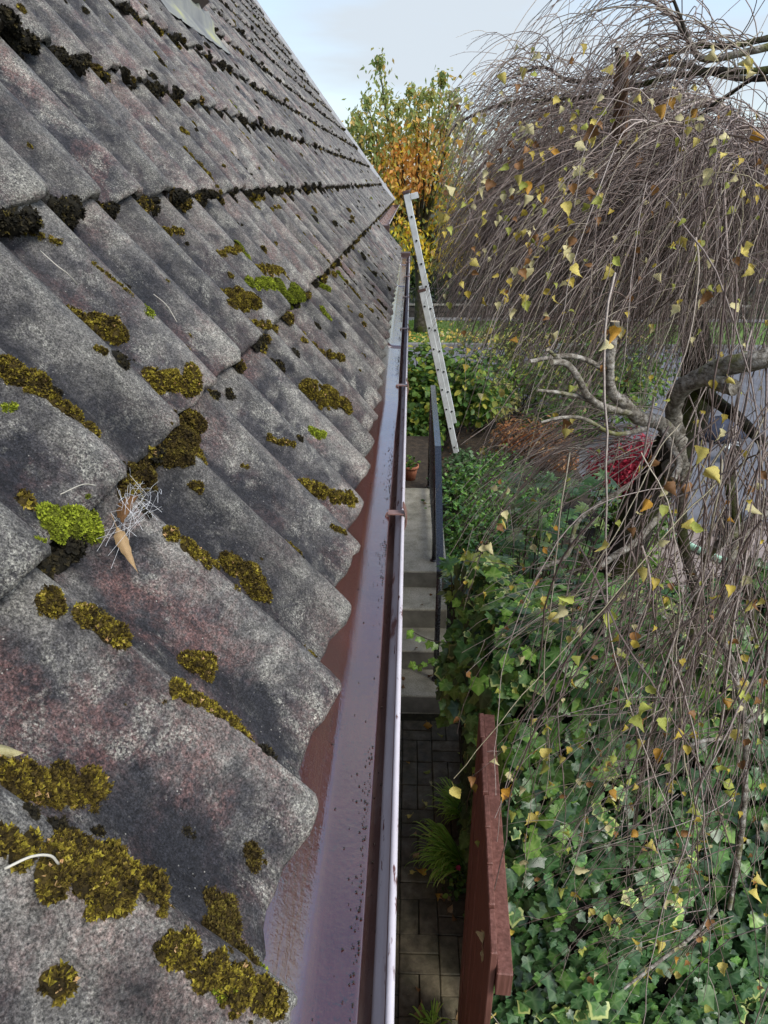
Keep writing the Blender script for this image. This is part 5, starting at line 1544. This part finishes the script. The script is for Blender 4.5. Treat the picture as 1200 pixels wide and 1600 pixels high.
# slanting flow of twigs that fills the left side of the mop
k = 3300
fx, fy = g.uniform(775, 1240, k), 185 + 355 * g.random(k)
fY = g.uniform(2.3, 4.3, k)
P0 = np.array([at_y(a, b, y) for a, b, y in zip(fx, fy, fY)])
side = np.clip((1130 - fx) / 300, .05, 1)[:, None]
D0 = g.normal(0, .28, (k, 3)) + np.concatenate((-.9 * side, -.1 + 0 * side, .25 - .5 * (1 - side)), 1)
tg = np.concatenate((-1.15 * side, -.10 + 0 * side, -.62 + 0 * side), 1) + g.normal(0, .14, (k, 3))
P = grow(P0, D0, g.uniform(.5, 1.15, k), 15, tg, g.uniform(.14, .24, k), .06)
ex, ey, _ = project(P[:, -1])
lim = np.interp(ex, (690, 760, 860, 1000, 1200), (490, 620, 690, 640, 570))
P = P[ey < lim + g.normal(0, 25, k)]; k = len(P)
add(P, g.uniform(.0016, .0030, k), np.full(k, .0009)); sub_twigs(P, int(k * .9), .10, .38, .0012)
# sparse high arching twigs against the sky
for bi_, b_ in enumerate(UPB[:5]):
    Pb = spline(b_, 30); k = (70, 44, 70, 16, 44)[bi_]
    t = g.uniform(4, 29, k)
    P0 = np.stack([np.interp(t, np.arange(30), Pb[:, j]) for j in range(3)], 1)
    D0 = g.normal(0, .5, (k, 3)) + (-.45, -.1, .75)
    P = grow(P0, D0, g.uniform(.35, .8, k), 15, np.tile((-.45, 0, -1.), (k, 1)) + g.normal(0, .2, (k, 3)), np.full(k, .2), .05)
    add(P, np.full(k, .0021), np.full(k, .0009)); sub_twigs(P, k, .08, .25, .0011)
k = 170                                            # left shoulder arches
P0 = np.array([at_y(a, b, y) for a, b, y in zip(g.uniform(740, 900, k), g.uniform(140, 185, k), g.uniform(3.3, 4.2, k))])
P = grow(P0, g.normal(0, .4, (k, 3)) + (-.8, .1, .75), g.uniform(.3, .65, k), 14, np.tile((-.6, 0, -1.), (k, 1)) + g.normal(0, .15, (k, 3)), np.full(k, .2), .045)
add(P, np.full(k, .0020), np.full(k, .0009)); sub_twigs(P, 90, .06, .2, .0011)
# fan of twigs leaving the pruned limbs to the lower left
k = 130
P0 = np.array([at_y(a, b, y) for a, b, y in zip(g.uniform(880, 1040, k), g.uniform(625, 720, k), g.uniform(2.3, 3.7, k))])
P = grow(P0, g.normal(0, .35, (k, 3)) + (-.8, -.1, .15), g.uniform(.45, 1.0, k), 15, np.tile((-.75, 0, -.85), (k, 1)) + g.normal(0, .2, (k, 3)), np.full(k, .16), .04)
add(P, g.uniform(.0018, .003, k), np.full(k, .0010)); sub_twigs(P, 190, .1, .35, .0012)
# long strands of the front curtain
k = 210
xx = 690 + (g.uniform(.25, 1.0, k) ** .75) * 560
P0 = np.array([at_y(a, b, y) for a, b, y in zip(xx, g.uniform(330, 760, k), g.uniform(1.75, 2.7, k))])
L = g.uniform(.8, 1.9, k)
P = grow(P0, g.normal(0, .3, (k, 3)) + (-.12, -.35, -.6), L, 24, np.tile((-.10, -.02, -1.), (k, 1)) + g.normal(0, .09, (k, 3)), np.full(k, .12), .055)
ex, ey, _ = project(P[:, -1])
mx, my, _ = project(P.reshape(-1, 3)); mx = mx.reshape(k, -1); my = my.reshape(k, -1)
openz = ((mx > 800) & (mx < 1090) & (my > 540) & (my < 880)).any(1)
ok = ((ex > 850) | (ey < 620)) & (~openz | (g.random(k) < .14))
P = P[ok]; k = len(P)
add(P, g.uniform(.0018, .0042, k), np.full(k, .0011)); STR = P
SB = sub_twigs(P, 380, .12, .5, .0014)
k = 120
P0 = np.array([at_y(a, b, y) for a, b, y in zip(880 + g.random(k) ** .8 * 380, g.uniform(640, 1080, k), g.uniform(1.45, 2.15, k))])
P = grow(P0, g.normal(0, .3, (k, 3)) + (-.15, -.2, -.6), g.uniform(.5, 1.5, k), 24, np.tile((-.08, 0, -1.), (k, 1)) + g.normal(0, .11, (k, 3)), np.full(k, .13), .075)
add(P, g.uniform(.0016, .0036, k), np.full(k, .0010)); sub_twigs(P, 170, .06, .3, .0012)
# short spray reaching left in front of the ivy
k = 60
P0 = np.array([at_y(a, b, y) for a, b, y in zip(g.uniform(1000, 1160, k), g.uniform(1080, 1480, k), g.uniform(1.5, 1.9, k))])
P = grow(P0, g.normal(0, .25, (k, 3)) + (-.9, -.1, -.2), g.uniform(.2, .5, k), 14, np.tile((-.8, 0, -.75), (k, 1)) + g.normal(0, .2, (k, 3)), np.full(k, .12), .05)
add(P, np.full(k, .0019), np.full(k, .0009)); sub_twigs(P, 110, .08, .22, .0011)
k = 70                                             # twigs lying over the ivy top
P0 = np.array([at_y(a, b, y) for a, b, y in zip(g.uniform(860, 1180, k), g.uniform(880, 990, k), g.uniform(2.1, 2.5, k))])
P = grow(P0, g.normal(0, .25, (k, 3)) + (-.9, -.2, .05), g.uniform(.3, .7, k), 14, np.tile((-.8, -.1, -.5), (k, 1)) + g.normal(0, .2, (k, 3)), np.full(k, .14), .05)
add(P, np.full(k, .0021), np.full(k, .0010)); sub_twigs(P, 70, .08, .3, .0012)

def pruned(P):                                     # the side towards the house has been cut back clear of the gutter
    N, m, _ = P.shape
    a, b, _ = project(P.reshape(-1, 3)); a = a.reshape(N, m); b = b.reshape(N, m)
    edge = np.interp(b, (0, 180, 470, 640, 900), (640, 690, 672, 708, 690)) + g.normal(0, 10, (N, 1))
    return ~(a < edge).any(1)
VV, QQ, TT, nb = [], [], [], 0
cand = []
for P, r0, r1 in TW:
    kp = pruned(P); P, r0, r1 = P[kp], r0[kp], r1[kp]
    N, m, _ = P.shape
    R = r0[:, None] + (r1 - r0)[:, None] * np.linspace(0, 1, m)[None]
    V, Q = tube_batch(P - BO, R, 3)
    VV.append(V); QQ.append(Q + nb); nb += len(V)
    TT.append(np.repeat(np.clip(g.beta(1.7, 1.6, N), 0, 1), m * 3))
    cand.append(P[:, 2:].reshape(-1, 3))
tw = obj("twigs", mesh_np("twigs", np.concatenate(VV), np.concatenate(QQ), M['twig'], {'tone': np.concatenate(TT)}), bi)
tw["kind"] = 'stuff'

# buds on the nearer twigs
bc = np.concatenate(cand); bx, by, bz = project(bc)
bsel = np.nonzero((bz < 3.0) & (bx > 680) & (bx < 1220))[0]; bsel = g.choice(bsel, min(9000, len(bsel)), replace=False)
nbud = len(bsel)
fb = frames(g.normal(0, 1, (nbud, 3)), g.normal(0, .6, (nbud, 3)) + (0, 0, -1.))
bv, bf = scatter(np.array([(-.35, 0, -.2), (.35, 0, -.2), (0, 0, .4), (0, 1.6, .25)]), np.array([(0, 2, 1), (0, 1, 3), (1, 2, 3), (2, 0, 3)]), bc[bsel] - BO, fb, g.uniform(.0024, .0042, nbud))
o = obj("buds", mesh_np("buds", bv, bf, M['twig'], {'tone': np.repeat(g.uniform(.05, .6, nbud), 4)}), bi); o["kind"] = 'stuff'

# leaves left on the birch
cand = np.concatenate(cand)
px, py, dz = project(cand)
inn = (px > 690) & (px < 1215) & (py > 60) & (py < 1610)
cand, px, py, dz = cand[inn], px[inn], py[inn], dz[inn]
# nearest twigs in each small cell of the view are the ones whose leaves show
cell = (px // 14).astype(int) * 1000 + (py // 14).astype(int)
od_ = np.lexsort((dz, cell)); first = np.ones(len(od_), bool); first[1:] = cell[od_][1:] != cell[od_][:-1]
front = od_[first]
w = np.where(py[front] < 520, 1.0, np.where(py[front] < 900, .45, .75)); w = w * np.where((py[front] < 150), .35, 1) * np.where((px[front] < 900) & (py[front] < 470), 1.9, 1)
sel = g.choice(front, 298, replace=False, p=w / w.sum())
clus = g.random(298) < .3
mix_n = ['leaf_yellow', 'leaf_pale', 'leaf_lime', 'leaf_brown', 'leaf_orange']
for qi, i in enumerate(sel):
    p = cand[i] if not clus[qi] or qi == 0 else cand[sel[qi - 1]] + g.normal(0, .022, 3)
    mn = mix_n[g.choice(5, p=(.40, .34, .10, .12, .04))] if py[i] < 850 else mix_n[g.choice(5, p=(.28, .20, .36, .10, .06))]
    R3 = frames(np.array([(g.normal(0, .7), -1 + g.normal(0, .4), g.normal(.25, .5))]), np.array([(g.normal(0, .6), g.normal(0, .4), -1)]))[0]
    s = g.uniform(.020, .040) if dz[i] > 2.2 else g.uniform(.026, .048)
    o = bpy.data.objects.new("leaf", LEAF_ME[mn][int(g.integers(0, 5))]); link(o, bi)
    o.matrix_local = mat4(R3, p - BO + np.array((0, -.01, -.012)), s)
far_sel = g.choice(front, 420, replace=False, p=w / w.sum())
pf = cand[far_sel]; kf = len(pf)
V, F = scatter(LEAFT[0][0], LEAFT[0][1], pf - BO, frames(g.normal(0, .6, (kf, 3)) + (0, -1, .2), g.normal(0, .5, (kf, 3)) + (0, 0, -1)), g.uniform(.016, .034, kf))
o = obj("small_leaves", mesh_np("small_leaves", V, F, M['foliage'], {'tint': np.repeat(pick(kf, [(.55, .42, .07), (.58, .52, .26), (.30, .15, .05), (.38, .40, .08)], (3, 2, 2, 2), g), len(LEAFT[0][0]), 0)}), bi); o["kind"] = 'stuff'

# ------------------------------------------------------------------ autumn tree beyond the road
def autumn_tree():
    g = np.random.default_rng(91)
    Y = 18.6; x0 = float(at_z(656, 520, 0)[0])
    root = thing("autumn_cherry_tree", "tall tree turning green, orange and yellow beyond the roof end", "tree", (x0, Y, 0))
    O = np.array((x0, Y, 0))
    b = MB(); b.tube(spline([(0, 0, -.05), (.02, 0, .8), (-.02, .03, 1.6), (-.1, .05, 2.3)], 12), np.linspace(.17, .12, 12), 10)
    b.build("trunk", M['bark_dark'], root, True)
    ends = []
    limbs_ = MB()
    tgt_px = [(545, 225), (560, 190), (575, 165), (592, 105), (600, 160), (620, 175), (640, 150), (655, 165), (672, 160), (690, 130), (705, 165), (715, 200),
              (560, 250), (590, 260), (625, 240), (660, 240), (695, 240), (730, 230), (585, 310), (620, 310), (660, 300), (700, 300), (735, 300),
              (640, 360), (675, 360), (715, 350), (700, 400), (740, 380), (665, 400), (610, 210), (580, 220), (690, 200), (650, 200), (555, 205), (760, 340), (770, 270)]
    for (a, c) in tgt_px:
        e = at_y(a, c, Y + g.uniform(-1.0, 1.0)) - O
        s0 = np.array((-.08 + g.normal(0, .03), .04, g.uniform(1.6, 2.4)))
        mid = s0 * .5 + e * .5 + np.array((e[0] * .08, 0, -.12))
        P_ = spline([s0, mid, e], 12)
        limbs_.tube(P_, np.linspace(.055, .012, 12), 5); ends.append((P_, e))
    limbs_.build("limbs", M['bark_dark'], root, True)["kind"] = 'stuff'
    pos, sz = [], []
    for P_, e in ends:
        k = 270
        t = np.clip(g.uniform(.42, 1.04, k) ** .7, 0, 1) * 11
        q = np.stack([np.interp(t, np.arange(12), P_[:, j]) for j in range(3)], 1)
        sp = .17 + .28 * (1 - t / 11)
        pos.append(q + g.normal(0, 1, (k, 3)) * sp[:, None] * (1, 1.3, 1)); 
        for _ in range(7):                         # leading shoots with drooping leaves
            d = np.array((g.normal(0, .35), g.normal(0, .3), 1.)); L = g.uniform(.15, .42)
            kk = 12; u = g.uniform(0, 1, kk)
            pos.append(e + d * (u * L)[:, None] + g.normal(0, .035, (kk, 3)))
    pos = np.concatenate(pos); n = len(pos)
    hz = pos[:, 2]
    # leaf colour by branch: green leaders, orange heart, yellow lower limbs
    cx = (pos[:, 0] + .1)
    heart = 1.25 * np.exp(-((cx + .15) / .72) ** 2 - ((hz - 3.75) / .85) ** 2)
    low = 1 / (1 + np.exp((hz - 3.35) * 4.5))
    r = g.random(n)
    tint = np.where((r < .80 * heart)[:, None], pick(n, [(.76, .37, .10), (.78, .48, .14), (.66, .30, .09)], (3, 3, 1), g),
                    np.where((r < np.maximum(heart * .95, low * .72))[:, None], pick(n, [(.76, .56, .05), (.72, .48, .045), (.66, .60, .09)], (3, 2, 1), g),
                             pick(n, [(.30, .33, .10), (.22, .28, .08), (.46, .41, .13), (.62, .42, .13), (.16, .22, .07)], (3, 3, 2, .9, 1.5), g)))
    nr = g.normal(0, 1, (n, 3)) + (0, -.4, .1); up = g.normal(0, .38, (n, 3)) + (0, 0, -1)
    foliage("crown", root, pos, nr, up, g.uniform(.09, .17, n), np.clip(tint * 1.22, 0, .9), DIAM, .5, 'foliage_autumn')
    return root
autumn_tree()

def bg_tree(name, label, cat, x, y, h, w, seed, cols, wts, n=1500, leaf=.22, group=None, trunk=.13):
    g = np.random.default_rng(seed)
    root = thing(name, label, cat, (x, y, 0), group)
    p, d = lump_field(n, (0, 0, h * .60), (w, w, h * .46), g, 13, .55)
    p[:, 2] = np.maximum(p[:, 2], .25)
    foliage("crown", root, p, d * .4 + g.normal(0, .7, d.shape) + (0, -.2, .4), g.normal(0, .7, (n, 3)) + (0, 0, -.7), leaf * g.uniform(.6, 1.3, n), pick(n, cols, wts, g, .25), OVAL, .55)
    b = MB(); b.tube([(0, 0, -.1), (g.normal(0, .05), 0, h * .35), (g.normal(0, .1), 0, h * .7)], (trunk, trunk * .8, trunk * .35), 8)
    for _ in range(9):
        e = p[g.integers(0, n)]; b.tube(spline([(0, 0, h * g.uniform(.25, .5)), e * .5 + (0, 0, h * .15), e], 8), np.linspace(trunk * .4, .015, 8), 5)
    b.build("trunk", M['bark_dark'], root, True)
DG = [(.030, .065, .016), (.045, .090, .022), (.070, .115, .028), (.020, .042, .012), (.14, .16, .04)]
bg_tree("laurel_tree", "bright green laurel behind the iron railings next to the trunk", "tree", 1.1, 22.6, 2.5, 1.0, 201, [(.06, .15, .03), (.10, .21, .04), (.03, .08, .02)], (2, 2, 1), 1500, .17)
spec = [(-1.6, 23.4, 3.3, 1.5, "dark evergreen tree half hidden behind the roof end"), (3.0, 23.5, 3.6, 1.5, "dark tree behind the railings right of the laurel"), (5.4, 24.4, 4.0, 1.7, "leafy tree seen through the birch twigs beside the road"),
        (8.2, 24.0, 4.3, 1.9, "broad tree across the road behind the birch crown"), (11.4, 25.5, 4.4, 2.1, "dark tree farther along the road behind the twigs"), (15.0, 25.0, 4.6, 2.3, "far dark tree nearest the drive side of the road")]
for i, (x, y, h, w, lab) in enumerate(spec):
    bg_tree("roadside_tree", lab, "tree", x, y, h, w, 210 + i, DG, (3, 3, 2, 2, .5), 1500, .24, "trees across the road")
shrub("clipped_hedge", "dark clipped hedge standing behind the iron railings", "hedge", (1.5, 22.0, .75), (6.0, .5, 1.0), 5200, .15, DG, (3, 3, 2, 2, .2), 230, .6, lumps=34, shell=.4)

# low wall with coping and iron railings across the road
gw_ = thing("garden_wall", "low dark stone garden wall with pale coping beyond the lawn", "wall", (3.0, 21.1, 0))
for i in range(26):
    x = -4.5 + i * .42
    for j in range(2):
        MB().box((x + (j % 2) * .2 + .004, -.10 + rnd.uniform(-.01, .01), -.06 + j * .17), (x + (j % 2) * .2 + .414, .10, -.06 + j * .17 + .163), 0, .012).build("stone", M['wallstone'], gw_)
MB().box((-4.5, -.085, -.06), (6.6, .085, .27)).build("mortar_core", M['joint'], gw_)
for i in range(14):
    MB().box((-4.5 + i * .8 + .003, -.14, .285), (-4.5 + (i + 1) * .8 - .003, .14, .33), 0, .01).build("coping_stone", M['coping'], gw_)
ir = thing("iron_railings", "black iron railings standing on the low dark garden wall", "railings", (3.0, 21.1, .33))
for i in range(74):
    MB().tube([(-4.4 + i * .15, 0, 0), (-4.4 + i * .15, 0, .46)], .008, 5).build("bar", M['black'], ir)
for z in (.07, .42):
    MB().box((-4.45, -.012, z), (6.6, .012, z + .02)).build("cross_rail", M['black'], ir)

# lawn blades and leaf litter
g = np.random.default_rng(303)
n = 9000
p = np.stack((g.uniform(-1.5, 7, n), g.uniform(17.06, 20.25, n), np.full(n, -.03)), 1)
foliage("grass", None, p, g.normal(0, .5, (n, 3)) + (0, -1, .2), g.normal(0, .35, (n, 3)) + (0, 0, 1), g.uniform(.05, .11, n), pick(n, [(.12, .22, .03), (.18, .29, .045), (.09, .17, .025)], (2, 2, 1), g), DIAM, .22)
tag(bpy.data.objects["grass"], "bright green roadside lawn grass", "grass", kind='stuff')
n = 900
p = np.stack((g.uniform(-1.5, 6, n), np.concatenate((g.uniform(17.06, 18.4, 600), g.uniform(16.2, 20.3, 300))), np.full(n, .03)), 1)
foliage("leaf_litter", None, p, g.normal(0, .35, (n, 3)) + (0, -.3, 1), g.normal(0, 1, (n, 3)), g.uniform(.06, .12, n), pick(n, [(.62, .50, .10), (.55, .36, .07), (.58, .52, .28)], (3, 2, 1), g), OVAL, .75)
tag(bpy.data.objects["leaf_litter"], "yellow fallen leaves scattered over the roadside lawn", "leaves", kind='stuff')
n = 500
p = np.stack((g.uniform(.36, 1.9, n), g.uniform(3.3, 11.5, n), np.full(n, .005)), 1)
foliage("bed_litter", None, p, g.normal(0, .4, (n, 3)) + (0, 0, 1), g.normal(0, 1, (n, 3)), g.uniform(.03, .06, n), pick(n, [(.34, .19, .08), (.45, .30, .12), (.20, .10, .045)], (3, 2, 2), g), OVAL, .7)
tag(bpy.data.objects["bed_litter"], "brown leaf litter on the soil of the garden bed", "leaves", kind='stuff')

# things on the driveway glimpsed through the twigs
pipe = [at_z(a, b, .03) for a, b in ((1040, 832), (1060, 842), (1085, 856), (1120, 872), (1145, 880), (1170, 892), (1215, 905))]
tag(MB().tube(spline(pipe, 40), .036, 10).build("drain_pipe", M['mint'], None, True), "mint green plastic pipe lying across the driveway paving", "pipe")
c = at_z(1142, 835, 0)
bag = bpy.data.objects.new("sack", None)
bm_ = MB().lathe([(0, 0), (.13, .005), (.17, .06), (.16, .15), (.10, .24), (.03, .29), (.045, .33), (.0, .335)], (0, 0, 0), 16)
Vb = np.concatenate(bm_.V); Vb += g.normal(0, .012, Vb.shape); bm_.V = [Vb]
o = bm_.build("sack", M['blackbag'], None, True, tuple(c)); tag(o, "black plastic sack standing on the driveway beyond the pipe", "sack")
c = at_z(1140, 720, 0)
bk = thing("bucket", "pale mint bucket standing on the driveway behind the birch", "bucket", tuple(c))
MB().lathe([(0, .0), (.09, .0), (.11, .19), (.117, .192), (.117, .205), (.106, .205), (.088, .02), (0, .02)], (0, 0, 0), 20).build("pail", M['white_plastic'], bk, True)
MB().tube(spline([(-.115, 0, .19), (-.09, -.05, .26), (0, -.07, .30), (.09, -.05, .26), (.115, 0, .19)], 14), .005, 6).build("handle", M['alu'], bk, True)
c = at_z(1135, 700, 0)
tb = MB().lathe([(0, 0), (.26, .01), (.30, .10), (.27, .22), (.16, .31), (0, .34)], (0, 0, 0), 18)
Vb = np.concatenate(tb.V) * (1.3, .8, 1); Vb += g.normal(0, .016, Vb.shape); tb.V = [Vb]
tag(tb.build("tarp_bundle", M['navy'], None, True, (float(c[0]) + .1, float(c[1]) + .45, 0)), "dark navy cloth bundle on the driveway next to the pale bucket", "bundle")
